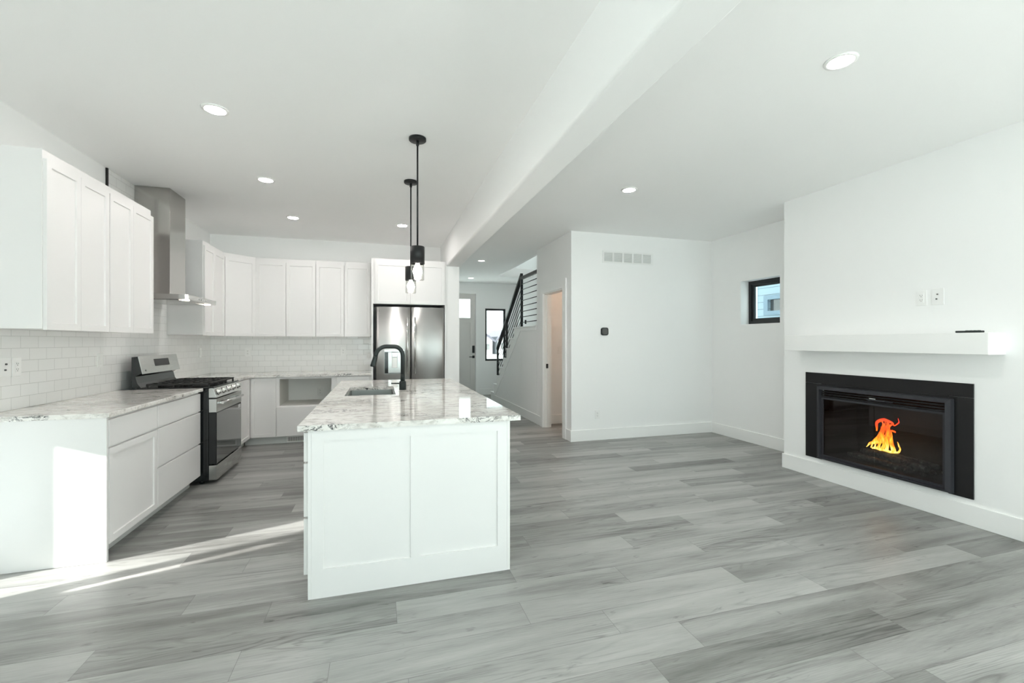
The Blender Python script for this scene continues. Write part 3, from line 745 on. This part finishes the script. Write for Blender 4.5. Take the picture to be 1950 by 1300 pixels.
# front control panel
fpan = [(-1.5445, 0.9050), (-1.512, 0.9130), (-1.478, 0.818), (-1.5445, 0.818)]
bm = bmesh.new(); prism(bm, fpan, 'Y', RY0 - 0.003, RY1 + 0.003); es = bm.edges[:]; bmesh.ops.bevel(bm, geom=es, offset=0.002, segments=2, affect='EDGES', profile=0.5); obj('knob_panel', bm, M['steel_h'], rg)
kn_n = Vector((0.095, 0, 0.034)).normalized()
for i in range(5):
    yk = 4.915 + i * 0.153
    base = Vector((-1.494, yk, 0.866)) + kn_n * 0.0005
    bm = bmesh.new(); rot = Vector((0, 0, 1)).rotation_difference(kn_n).to_matrix().to_4x4()
    b2 = bmesh.new(); lathe(b2, (0, 0, 0), [(0.031, 0.0), (0.031, 0.004), (0.024, 0.006), (0.023, 0.026), (0.021, 0.030), (0.0, 0.030)], 28); b2.transform(Matrix.Translation(base) @ rot)
    kb = obj('knob', b2, M['chrome'], rg)
    bm.free(); b3 = bmesh.new(); box(b3, -0.003, 0.003, -0.022, 0.022, 0.0302, 0.037, bev=0.001); b3.transform(Matrix.Translation(base) @ rot); obj('grip', b3, M['chrome'], kb)
bm = bmesh.new(); box(bm, -1.5445, -1.482, RY0 - 0.002, RY1 + 0.002, 0.190, 0.6775, bev=0.002); od = obj('oven_door', bm, M['enamel'], rg)
obj('window_glass', B(-1.4818, -1.479, RY0 + 0.004, RY1 - 0.004, 0.200, 0.672), M['ovenglass'], od)
obj('door_band', B(-1.5445, -1.478, RY0 - 0.002, RY1 + 0.002, 0.6785, 0.806, bev=0.003), M['steel_h'], od)
bm = bmesh.new(); tube(bm, [(-1.444, RY0 + 0.05, 0.762), (-1.444, RY1 - 0.08, 0.762)], 0.0125, 14)
for yy in (RY0 + 0.08, RY1 - 0.11): box(bm, -1.4778, -1.444, yy - 0.012, yy + 0.012, 0.752, 0.772, bev=0.002)
obj('handle', bm, M['chrome'], od)
obj('sticker', B(-1.4788, -1.4780, 5.50, 5.585, 0.628, 0.662), M['sticker'], od)
obj('storage_drawer', B(-1.5445, -1.478, RY0 - 0.002, RY1 + 0.002, 0.040, 0.178, bev=0.003), M['steel_h'], rg)
# burners and grates
for (bx, by, br) in ((-1.93, 4.98, .04), (-1.66, 4.98, .05), (-1.80, 5.223, .045), (-1.93, 5.465, .04), (-1.66, 5.465, .05)):
    bm = bmesh.new(); lathe(bm, (bx, by, 0.9223), [(br*1.3, 0), (br*1.3, 0.006), (br, 0.008), (br, 0.016), (0, 0.018)], 24); obj('burner', bm, M['iron'], rg)
gx0, gx1 = -2.050, -1.545
for gi in range(3):
    ya = RY0 + 0.020 + gi * 0.248; yb = ya + 0.242
    bm = bmesh.new(); zt = 0.958; hb = 0.016
    for yy in (ya + 0.006, yb - 0.006): box(bm, gx0, gx1, yy - 0.006, yy + 0.006, zt - hb, zt, bev=0.002)
    for xx in (gx0 + 0.006, (gx0 + gx1) / 2, gx1 - 0.006): box(bm, xx - 0.006, xx + 0.006, ya, yb, zt - hb, zt, bev=0.002)
    ym = (ya + yb) / 2
    box(bm, gx0, gx1, ym - 0.005, ym + 0.005, zt - hb + 0.002, zt + 0.003, bev=0.002)
    for xx in (gx0 + 0.085, gx0 + 0.167, gx1 - 0.167, gx1 - 0.085):
        box(bm, xx - 0.005, xx + 0.005, ya + 0.004, ya + 0.088, zt - hb + 0.002, zt + 0.004, bev=0.002)
        box(bm, xx - 0.005, xx + 0.005, yb - 0.088, yb - 0.004, zt - hb + 0.002, zt + 0.004, bev=0.002)
    for xx in (gx0 + 0.008, gx1 - 0.008):
        for yy in (ya + 0.008, yb - 0.008): box(bm, xx - 0.007, xx + 0.007, yy - 0.007, yy + 0.007, 0.9225, zt - hb)
    obj('grate', bm, M['iron'], rg)

# ------------------------------------------------------------------ hood
hd = thing('range_hood', 'stainless steel chimney range hood above the gas range', 'range hood', (-2.10, 5.262, 1.74))
bm = bmesh.new(); box(bm, -2.240, -1.952, 5.085, 5.445, 1.795, H - 0.001, bev=0.0015); obj('chimney', bm, M['steel_hood'], hd)
bm = bmesh.new(); prism(bm, [(-2.240, 4.874), (-1.752, 4.874), (-1.730, 4.896), (-1.730, 5.630), (-1.752, 5.652), (-2.240, 5.652)], 'Z', 1.748, 1.794)
obj('canopy', bm, M['steel_h'], hd)
obj('grease_filter', B(-2.20, -1.82, 4.93, 5.60, 1.742, 1.7475, bev=0.001), M['steel_h'], hd)
for yy in (4.985, 5.54):
    bm = bmesh.new(); cyl(bm, (-1.785, yy, 1.7415), 0.030, 0.006, 'Z', 24); lo = obj('lamp', bm, M['hoodlamp'], hd)
for yy in (5.16, 5.22, 5.28, 5.34):
    bm = bmesh.new(); cyl(bm, (-1.7298, yy, 1.771), 0.007, 0.003, 'X', 12); obj('control_button', bm, M['chrome'], hd)

# ------------------------------------------------------------------ refrigerator
fr = thing('refrigerator', 'stainless steel French door refrigerator with water dispenser', 'refrigerator', (0.425, 6.75, 0))
obj('body', B(-0.048, 0.893, 6.485, 7.06, 0.02, 1.835, bev=0.004), M['rubber'], fr)
def bulge_door(x0, x1, z0, z1, yf, yb, xa, xb, amp=0.016):
    bm = bmesh.new(); n = 20; cols = []
    for i in range(n + 1):
        x = x0 + (x1 - x0) * i / n; t = (x - xa) / (xb - xa); y = yf - amp * math.sin(PI * t) ** 0.8 if 0 < t < 1 else yf
        ed = min(i, n - i); y += 0.006 * max(0, 1 - ed) 
        cols.append([bm.verts.new((x, y, z0)), bm.verts.new((x, y, z1)), bm.verts.new((x, yb, z1)), bm.verts.new((x, yb, z0))])
    for a, b in zip(cols, cols[1:]):
        for k in range(4):
            f = bm.faces.new((a[k], b[k], b[(k+1) % 4], a[(k+1) % 4])); f.smooth = (k == 0)
    bm.faces.new(cols[0]); bm.faces.new(cols[-1][::-1]); return bm
FYF, FYB = 6.418, 6.483
dl = obj('door', bulge_door(-0.045, 0.420, 0.70, 1.832, FYF, FYB, -0.06, 0.435), M['steel_v'], fr)
dr = obj('door', bulge_door(0.426, 0.890, 0.70, 1.832, FYF, FYB, 0.41, 0.905), M['steel_v'], fr)
dz_ = obj('freezer_drawer', bulge_door(-0.045, 0.890, 0.06, 0.69, FYF, FYB, -0.1, 0.95, 0.012), M['steel_v'], fr)
for xx, dd in ((0.372, dl), (0.474, dr)):
    bm = bmesh.new(); tube(bm, [(xx, 6.352, 0.90), (xx, 6.352, 1.69)], 0.0135, 16)
    for zz in (0.925, 1.665): cyl(bm, (xx, 6.352, zz), 0.009, 0.060, 'Y', 12)
    obj('handle', bm, M['chrome'], dd)
bm = bmesh.new(); tube(bm, [(0.12, 6.352, 0.62), (0.73, 6.352, 0.62)], 0.0135, 16)
for xx in (0.15, 0.70): cyl(bm, (xx, 6.352, 0.62), 0.009, 0.06, 'Y', 12)
obj('handle', bm, M['chrome'], dz_)
dsp = obj('dispenser', B(0.062, 0.330, 6.392, 6.4005, 0.900, 1.238, bev=0.002), M['steel_h'], dl)
bm = bmesh.new(); ring(bm, 'Y', 6.384, 6.3915, 0.066, 0.326, 0.908, 1.206, (0.048, 0.010, 0.006, 0.006)); obj('bezel', bm, M['enamel'], dsp)
obj('spout', B(0.160, 0.238, 6.376, 6.3915, 1.135, 1.200, bev=0.006, seg=2), M['chrome'], dsp)
obj('paddle', B(0.162, 0.236, 6.384, 6.3915, 0.985, 1.130, bev=0.003), M['steel_v'], dsp)
text('logo', 'LG', 0.028, Vector((0.005, 6.4115, 1.765)), Matrix.Rotation(R(90), 4, 'X'), M['rubber'], dl)

# ------------------------------------------------------------------ pendants and recessed lights
def pendant(x, y, label):
    p = thing('pendant_light', label, 'pendant lamp', (x, y, 1.80), group='pendant lights over the island')
    bm = bmesh.new(); lathe(bm, (x, y, H - 0.022), [(0.0, 0.0), (0.058, 0.0), (0.062, 0.004), (0.062, 0.0215)], 32); obj('canopy', bm, M['black'], p)
    bm = bmesh.new(); cyl(bm, (x, y, 2.046), 0.0062, H - 0.022 - 2.046, 'Z', 14); cyl(bm, (x, y, H - 0.055), 0.011, 0.033, 'Z', 16); obj('rod', bm, M['black'], p)
    bm = bmesh.new(); lathe(bm, (x, y, 1.918), [(0.049, 0.0), (0.051, 0.0), (0.051, 0.124), (0.048, 0.127), (0.0, 0.127), (0.0, 0.122), (0.046, 0.120), (0.048, 0.0)], 36, closed=False); obj('socket_cup', bm, M['black'], p)
    bm = bmesh.new(); lathe(bm, (x, y, 1.800), [(0.0475, 0.125), (0.0475, 0.003), (0.045, 0.0), (0.0, 0.0), (0.0, 0.0025), (0.044, 0.0028), (0.0455, 0.006), (0.0455, 0.125)], 36, closed=True); obj('glass_shade', bm, M['clear'], p)
    bm = bmesh.new(); lathe(bm, (x, y, 1.832), [(0.0, 0.0), (0.018, 0.003), (0.030, 0.015), (0.0335, 0.032), (0.029, 0.052), (0.018, 0.072), (0.013, 0.085), (0.013, 0.100), (0.0, 0.100)], 28); obj('bulb', bm, M['bulb'], p, smooth=True)
pendant(0.266, 3.322, 'black pendant lamp with clear glass over the near part of the island')
pendant(0.278, 4.234, 'black pendant lamp with clear glass over the island sink, behind the other')
def can(x, y, label, mat='lamp', z=H, group='recessed ceiling lights'):
    c = thing('recessed_light', label, 'ceiling light', (x, y, z), group=group)
    bm = bmesh.new(); lathe(bm, (x, y, z), [(0.078, -0.0005), (0.076, -0.006), (0.060, -0.008), (0.056, -0.004), (0.056, -0.0005)], 36, closed=True); obj('trim_ring', bm, M['trim'], c)
    bm = bmesh.new(); cyl(bm, (x, y, z - 0.0052), 0.0555, 0.0042, 'Z', 32); obj('lens', bm, M[mat], c)
can(-1.012, 3.28, 'round recessed ceiling light nearest the camera above the left counter')
can(-1.006, 4.573, 'round recessed ceiling light in front of the range hood')
can(-0.998, 5.875, 'round recessed ceiling light above the rear left kitchen corner')
can(0.278, 5.873, 'round recessed ceiling light in front of the refrigerator')
can(2.348, 1.766, 'round recessed ceiling light in the living area nearest the fireplace')
can(2.348, 3.856, 'round recessed ceiling light in the living area before the thermostat wall')
can(1.799, 8.012, 'nearer of the two small recessed lights in the hall ceiling', 'lamp_hall')
can(2.05, 10.264, 'recessed light in the hall ceiling closest to the front door', 'lamp_hall')
for cx, cy, lb in ((2.348, -0.32, 'added unseen recessed light behind the viewpoint, brightening the living area'), (2.348, -2.1, 'added unseen recessed light near the rear windows, brightening the living area')):  # unseen lamps added behind the camera to brighten the living area
    can(cx, cy, lb)
can(3.30, 6.22, 'recessed ceiling light inside the powder room', 'lamp_bath')

# ------------------------------------------------------------------ wall plates: local face at y=0 looking to -Y, centre of plate at origin
def plate(label, loc, rz, kind='outlet', w=0.074, h=0.121, name=None, gangs=1):
    names = {'outlet': 'wall_outlet', 'switch': 'light_switch', 'coax': 'coax_plate', 'blank': 'wall_outlet'}
    t = thing(names[kind], label, {'outlet': 'outlet', 'switch': 'light switch', 'coax': 'wall plate', 'blank': 'outlet'}[kind], loc, rz)
    obj('cover_plate', B(-w/2, w/2, -0.006, -0.0003, -h/2, h/2, bev=0.002, seg=2), M['plate'], t, local=True)
    if kind == 'outlet':
        rc = obj('receptacle', B(-0.0175, 0.0175, -0.0085, -0.0062, -0.035, 0.035, bev=0.001), M['plate'], t, local=True)
        for zz in (0.018, -0.018):
            bm = bmesh.new(); box(bm, -0.0085, -0.0062, -0.0090, -0.0086, zz - 0.001, zz + 0.008); box(bm, 0.0062, 0.0085, -0.0090, -0.0086, zz, zz + 0.007)
            cyl(bm, (0, -0.0090, zz - 0.007), 0.0028, 0.0004, 'Y', 10); obj('slots', bm, M['slot'], rc, local=True)
    elif kind == 'switch':
        for g in range(gangs):
            gx = (g - (gangs - 1) / 2) * 0.046
            bm = bmesh.new(); box(bm, gx-0.0165, gx+0.0165, -0.0095, -0.0062, -0.034, 0.034, bev=0.0015); obj('rocker', bm, M['plate'], t, local=True)
    elif kind == 'coax':
        for zz in (0.018, -0.018):
            bm = bmesh.new(); cyl(bm, (0.0 if zz > 0 else -0.006, -0.0130, zz), 0.0052, 0.0068, 'Y', 12); obj('connector', bm, M['rubber'], t, local=True)
    return t
LW, FWD, LEFT = R(90), 0.0, R(-90)     # face +x, face -y, face -x
plate('white outlet on the tiled left wall at the very left edge, with round holes', (-2.2415, 3.558, 1.19), LW, 'coax', w=0.095)
plate('white outlet on the left wall tiles right beside the plate at the picture edge', (-2.2415, 3.650, 1.187), LW)
plate('white light switch on the left wall tiles just before the range', (-2.2415, 4.540, 1.192), LW, 'switch')
plate('white switch on the left wall tiles behind the range, near the corner', (-2.2415, 6.705, 1.203), LW, 'switch')
plate('white outlet on the rear tiles near the left corner', (-1.783, 7.082, 1.198), FWD)
plate('white outlet on the rear tiles near the refrigerator', (-0.520, 7.082, 1.204), FWD)
plate('narrow white switch on the rear tiles touching the refrigerator side panel', (-0.1600, 7.082, 1.135), FWD, 'switch', w=0.06, h=0.09)
plate('white outlet inside the empty microwave niche', (-0.835, 7.070, 0.618), FWD)
plate('white power outlet above the fireplace mantel, left one of the pair', (4.165, 2.479, 1.697), LEFT)
plate('white cable plate above the fireplace mantel, right one of the pair', (4.165, 2.370, 1.699), LEFT, 'coax', w=0.078, h=0.128)
plate('white outlet low on the wall below the thermostat', (2.861, 5.51, 0.352), FWD)
plate('double white switch inside the powder room doorway', (2.868, 6.80, 1.21), FWD, 'switch', w=0.118, gangs=2)

# thermostat and return grille
th = thing('thermostat', 'small black rounded thermostat on the white wall', 'thermostat', (2.965, 5.51, 1.488))
bm = bmesh.new(); box(bm, -0.053, 0.053, -0.024, -0.0005, -0.053, 0.053)
vv = [e for e in bm.edges if abs(e.verts[0].co.y - e.verts[1].co.y) > 0.01]; bmesh.ops.bevel(bm, geom=vv, offset=0.028, segments=6, affect='EDGES', profile=0.5)
obj('body', bm, M['black'], th, local=True)
bm = bmesh.new(); box(bm, -0.040, 0.040, -0.0265, -0.0242, -0.040, 0.040); vv = [e for e in bm.edges if abs(e.verts[0].co.y - e.verts[1].co.y) > 0.001]; bmesh.ops.bevel(bm, geom=vv, offset=0.02, segments=5, affect='EDGES', profile=0.5)
obj('screen', bm, M['ovenglass'], th, local=True)
vt = thing('return_air_grille', 'white louvered air return grille high on the wall', 'vent', (3.337, 5.51, 2.517))
obj('backing', B(-0.385, 0.385, -0.003, -0.0005, -0.07, 0.07), M['kick'], vt, local=True)
bm = bmesh.new(); holed(bm, 'Y', -0.012, -0.0035, -0.400, 0.400, -0.083, 0.083, [(-0.378 + i * 0.1525, -0.378 + i * 0.1525 + 0.129, -0.062, 0.062) for i in range(5)]); obj('frame', bm, M['plate'], vt, local=True)
bm = bmesh.new()
for i in range(14):
    z = -0.060 + i * 0.0092
    prism(bm, [(-0.0105, z), (-0.0095, z - 0.001), (-0.0036, z + 0.005), (-0.0046, z + 0.006)], 'X', -0.377, 0.377)
obj('louver', bm, M['plate'], vt, local=True)

# ------------------------------------------------------------------ fireplace
FPX = 4.165
sr = thing('fireplace', 'black electric fireplace insert with glass doors and orange flames', 'fireplace', (4.16, 2.82, 0.19))
SY0, SY1, SZ0, SZ1 = 2.150, 3.484, 0.194, 1.040
obj('surround_side', B(FPX - 0.012, FPX - 0.001, SY0, 2.300, SZ0, 0.9345, bev=0.0005), M['panel_black'], sr)
obj('surround_side', B(FPX - 0.012, FPX - 0.001, 3.315, SY1, SZ0, 0.9345, bev=0.0005), M['panel_black'], sr)
obj('surround_top', B(FPX - 0.012, FPX - 0.001, SY0, SY1, 0.9365, SZ1, bev=0.0005), M['panel_black'], sr)
obj('surround_rail', B(FPX - 0.0118, FPX - 0.001, 2.3005, 3.3145, 0.890, 0.9360), M['panel_black'], sr)
IY0, IY1, IZ0, IZ1 = 2.262, 3.340, 0.205, 0.918
# bevelled outer frame
bm = bmesh.new()
def frame_ring(y0, y1, z0, z1, x): return [bm.verts.new((x, a, b)) for a, b in ((y0, z0), (y1, z0), (y1, z1), (y0, z1))]
rs = [frame_ring(IY0, IY1, IZ0, IZ1, FPX - 0.0125), frame_ring(IY0 + 0.004, IY1 - 0.004, IZ0 + 0.002, IZ1 - 0.004, FPX - 0.045),
      frame_ring(IY0 + 0.034, IY1 - 0.034, IZ0 + 0.020, IZ1 - 0.034, FPX - 0.058), frame_ring(IY0 + 0.040, IY1 - 0.040, IZ0 + 0.026, IZ1 - 0.040, FPX - 0.020),
      frame_ring(IY0 + 0.040, IY1 - 0.040, IZ0 + 0.026, IZ1 - 0.040, FPX - 0.0125)]
for a, b in zip(rs, rs[1:] + rs[:1]):
    for k in range(4): bm.faces.new((a[k], a[(k+1) % 4], b[(k+1) % 4], b[k]))
obj('outer_frame', bm, M['frame_black'], sr)
bm = bmesh.new(); ring(bm, 'X', FPX - 0.036, FPX - 0.014, 2.304, 3.298, 0.2325, 0.8085, 0.018); box(bm, FPX - 0.034, FPX - 0.014, 2.3235, 3.2785, 0.790, 0.808)
obj('door_frame', bm, M['frame_black'], sr)
bm = bmesh.new()
for i in range(3): box(bm, FPX - 0.040 + i * 0.004, FPX - 0.016, 2.305, 3.297, 0.812 + i * 0.022, 0.826 + i * 0.022, bev=0.002)
obj('vent_louver', bm, M['panel_black'], sr)
bm = bmesh.new(); box(bm, FPX - 0.052, FPX - 0.041, 2.66, 2.86, 0.832, 0.842, bev=0.002); obj('handle', bm, M['chrome'] if False else M['frame_black'], sr)
obj('nameplate', B(FPX - 0.0425, FPX - 0.0405, 2.80, 2.85, 0.846, 0.852), M['kick'], sr)
for (ya, yb) in ((2.3225, 2.8175), (2.8225, 3.2795)):
    obj('glass_door', B(FPX - 0.026, FPX - 0.022, ya, yb, 0.2505, 0.7895), M['fireglass'], sr)
bm = bmesh.new(); grid(bm, [FPX, FPX + 0.440, FPX + 0.452], [2.3225, 2.33, 3.29, 3.2975], [0.2375, 0.245, 0.875, 0.8825], lambda i, j, k: not (i == 0 and j == 1 and k == 1)); obj('firebox', bm, M['soot'], sr)
bm = bmesh.new()
rnd = random.Random(3)
for i in range(46): 
    y = rnd.uniform(2.50, 3.14); x = rnd.uniform(4.24, 4.50); r = rnd.uniform(0.014, 0.030)
    b2 = bmesh.ops.create_icosphere(bm, subdivisions=1, radius=r, matrix=Matrix.Translation((x, y, 0.2455 + r * 0.7)) @ Matrix.Rotation(rnd.random()*3, 4, 'X'))
    for q in b2['verts']: q.co += Vector((rnd.uniform(-1, 1), rnd.uniform(-1, 1), rnd.uniform(-1, 0.6))) * r * 0.25
em = obj('ember_bed', bm, M['log'], sr); em['kind'] = 'stuff'
for (a, b, ra) in (((4.30, 2.52, 0.30), (4.40, 3.10, 0.315), 0.036), ((4.42, 2.50, 0.31), (4.34, 2.98, 0.335), 0.032), ((4.26, 2.62, 0.275), (4.30, 3.16, 0.282), 0.026)):
    bm = bmesh.new(); pts = []; rr_ = []
    for i in range(12):
        t = i / 11; pts.append(Vector(a).lerp(Vector(b), t) + Vector((rnd.uniform(-1, 1), 0, rnd.uniform(-1, 1))) * 0.005); rr_.append(ra * (0.75 + 0.25 * math.sin(PI * t)) * rnd.uniform(0.9, 1.1))
    tube(bm, pts, rr_, 12); obj('log', bm, M['log'], sr)
TG = [[(3.032, 0.368, 0.002), (3.007, 0.403, 0.01), (2.975, 0.42, 0.014), (2.939, 0.435, 0.018), (2.913, 0.464, 0.018), (2.899, 0.505, 0.015), (2.891, 0.545, 0.013), (2.885, 0.584, 0.009), (2.891, 0.62, 0.006), (2.904, 0.647, 0.003)], [(2.904, 0.381, 0.014), (2.882, 0.433, 0.017), (2.873, 0.482, 0.014), (2.865, 0.531, 0.015), (2.86, 0.579, 0.014), (2.856, 0.617, 0.01), (2.865, 0.644, 0.006)], [(2.856, 0.373, 0.015), (2.85, 0.44, 0.018), (2.847, 0.497, 0.016), (2.839, 0.555, 0.016), (2.83, 0.594, 0.012), (2.809, 0.616, 0.008), (2.784, 0.611, 0.006), (2.764, 0.633, 0.007), (2.753, 0.658, 0.006), (2.759, 0.682, 0.002)], [(2.809, 0.374, 0.012), (2.813, 0.429, 0.013), (2.822, 0.474, 0.014), (2.826, 0.52, 0.012), (2.818, 0.559, 0.008), (2.797, 0.553, 0.008), (2.784, 0.547, 0.002)], [(2.772, 0.376, 0.01), (2.759, 0.414, 0.007), (2.768, 0.444, 0.007), (2.784, 0.468, 0.002)], [(2.935, 0.536, 0.006), (2.937, 0.584, 0.011), (2.921, 0.625, 0.014), (2.886, 0.645, 0.015), (2.852, 0.646, 0.015), (2.818, 0.633, 0.011), (2.793, 0.624, 0.007)], [(2.984, 0.367, 0.007), (2.948, 0.378, 0.014), (2.904, 0.374, 0.014), (2.86, 0.37, 0.012), (2.818, 0.371, 0.012), (2.768, 0.377, 0.008)], [(2.948, 0.37, 0.011), (2.93, 0.403, 0.011), (2.904, 0.447, 0.009), (2.886, 0.508, 0.004)]]
for k in range(9):
    yb = 2.985 - k * 0.024; hh = 0.10 + 0.19 * math.sin(PI * (k + 1) / 10); lean = (2.865 - yb) * 0.6
    TG.append([(yb, 0.372, 0.006), (yb + lean * 0.3 + 0.006, 0.372 + hh * 0.35, 0.008), (yb + lean * 0.7 - 0.006, 0.372 + hh * 0.7, 0.006), (yb + lean + 0.004, 0.372 + hh, 0.0012)])
def smooth_path(T):
    out = []
    for i in range(len(T) - 1):
        p0 = T[max(i-1, 0)]; p1 = T[i]; p2 = T[i+1]; p3 = T[min(i+2, len(T)-1)]
        for s in range(4):
            t = s / 4
            out.append(tuple(0.5 * ((2*p1[k]) + (-p0[k]+p2[k])*t + (2*p0[k]-5*p1[k]+4*p2[k]-p3[k])*t*t + (-p0[k]+3*p1[k]-3*p2[k]+p3[k])*t*t*t) for k in range(3)))
    out.append(T[-1]); return out
for ti, T in enumerate(TG):
    S = smooth_path(T); xo = 4.35 + 0.012 * math.sin(ti * 2.1)
    bm = bmesh.new(); tube(bm, [(xo + 0.006 * math.sin(i * 0.7), y, z) for i, (y, z, r) in enumerate(S)], [max(r, 0.0012) * 0.95 for _, _, r in S], 12, sx=0.55)
    obj('flame', bm, M['flame'], sr)
# mantel and remote
bm = B(3.980, 4.1645, 1.980, 3.575, 1.259, 1.412, bev=0.002)
tag(recenter(obj('mantel_shelf', bm, M['trim'])), 'long white box mantel shelf above the fireplace', 'mantel')
rm = thing('remote_control', 'slim black remote control lying on the white mantel', 'remote', (4.02, 2.10, 1.4125))
bm = bmesh.new(); box(bm, 4.000, 4.042, 2.030, 2.175, 1.4125, 1.427, bev=0.004, seg=2); obj('body', bm, M['faucet'], rm)
bm = bmesh.new()
for i in range(4):
    for j in range(2): cyl(bm, (4.012 + j * 0.018, 2.05 + i * 0.022, 1.4272), 0.005, 0.0022, 'Z', 10)
obj('buttons', bm, M['rubber'], rm)

# ------------------------------------------------------------------ outdoors
bm = B(-60, 80, -60, 120, -0.6, -0.45); struct('ground', bm, M['snow'])
nh = thing('neighbouring_house', 'blue grey sided house wall with small window outside the side window', 'house', (7.9, 7.4, -0.45))
bm = bmesh.new(); holed(bm, 'X', 7.5, 7.7, 1.0, 7.37, -0.45, 5.6, [(6.05, 7.10, 1.96, 2.19)]); obj('wall', bm, M['siding'], nh)
obj('corner_board', B(7.49, 7.70, 7.3705, 7.47, -0.45, 5.6), M['sticker'], nh)
bm = bmesh.new(); ring(bm, 'X', 7.47, 7.4995, 5.95, 7.20, 1.88, 2.27, (0.10, 0.10, 0.08, 0.08)); wf = obj('window_frame', bm, M['exttrim'], nh)
obj('pane', B(7.55, 7.56, 6.05, 7.10, 1.96, 2.19), M['ovenglass'], wf)
bm = bmesh.new(); prism(bm, [(7.2, 5.55), (10.0, 7.0), (10.0, 5.9), (7.3, 5.6)], 'Y', 0.6, 7.9); obj('roof', bm, M['roof'], nh)
def house(x, y, w, h, rh, label, mat, gable):
    t = thing('house', label, 'house', (x, y, -0.45))
    obj('wall', B(x - w/2, x + w/2, y, y + 8, -0.45, h), M[mat], t)
    bm = bmesh.new(); prism(bm, [(x - w/2 - 0.4, h), (x, h + rh), (x + w/2 + 0.4, h), (x + w/2 + 0.4, h - 0.25), (x, h + rh - 0.3), (x - w/2 - 0.4, h - 0.25)], 'Y', y - 0.4, y + 8.4); obj('roof', bm, M['roof'], t)
    bm = bmesh.new(); prism(bm, [(x - w/2, h), (x, h + rh - 0.3), (x + w/2, h)], 'Y', y - 0.02, y + 0.1); obj('gable', bm, M[gable], t)
    bm = bmesh.new(); box(bm, x - w*0.3, x - w*0.05, y - 0.06, y - 0.001, 0.3, 1.1); obj('window', bm, M['ovenglass'], t)
    bm = bmesh.new(); box(bm, x + w*0.05, x + w*0.35, y - 0.06, y - 0.001, 0.2, 1.0); obj('window', bm, M['ovenglass'], t)
house(13.6, 60, 2.8, 1.5, 1.3, 'distant pale gabled house left in the entry window', 'siding_white', 'siding_white')
house(16.9, 60, 2.2, 1.5, 1.5, 'distant house with brown gable right in the entry window', 'siding_white', 'timber')
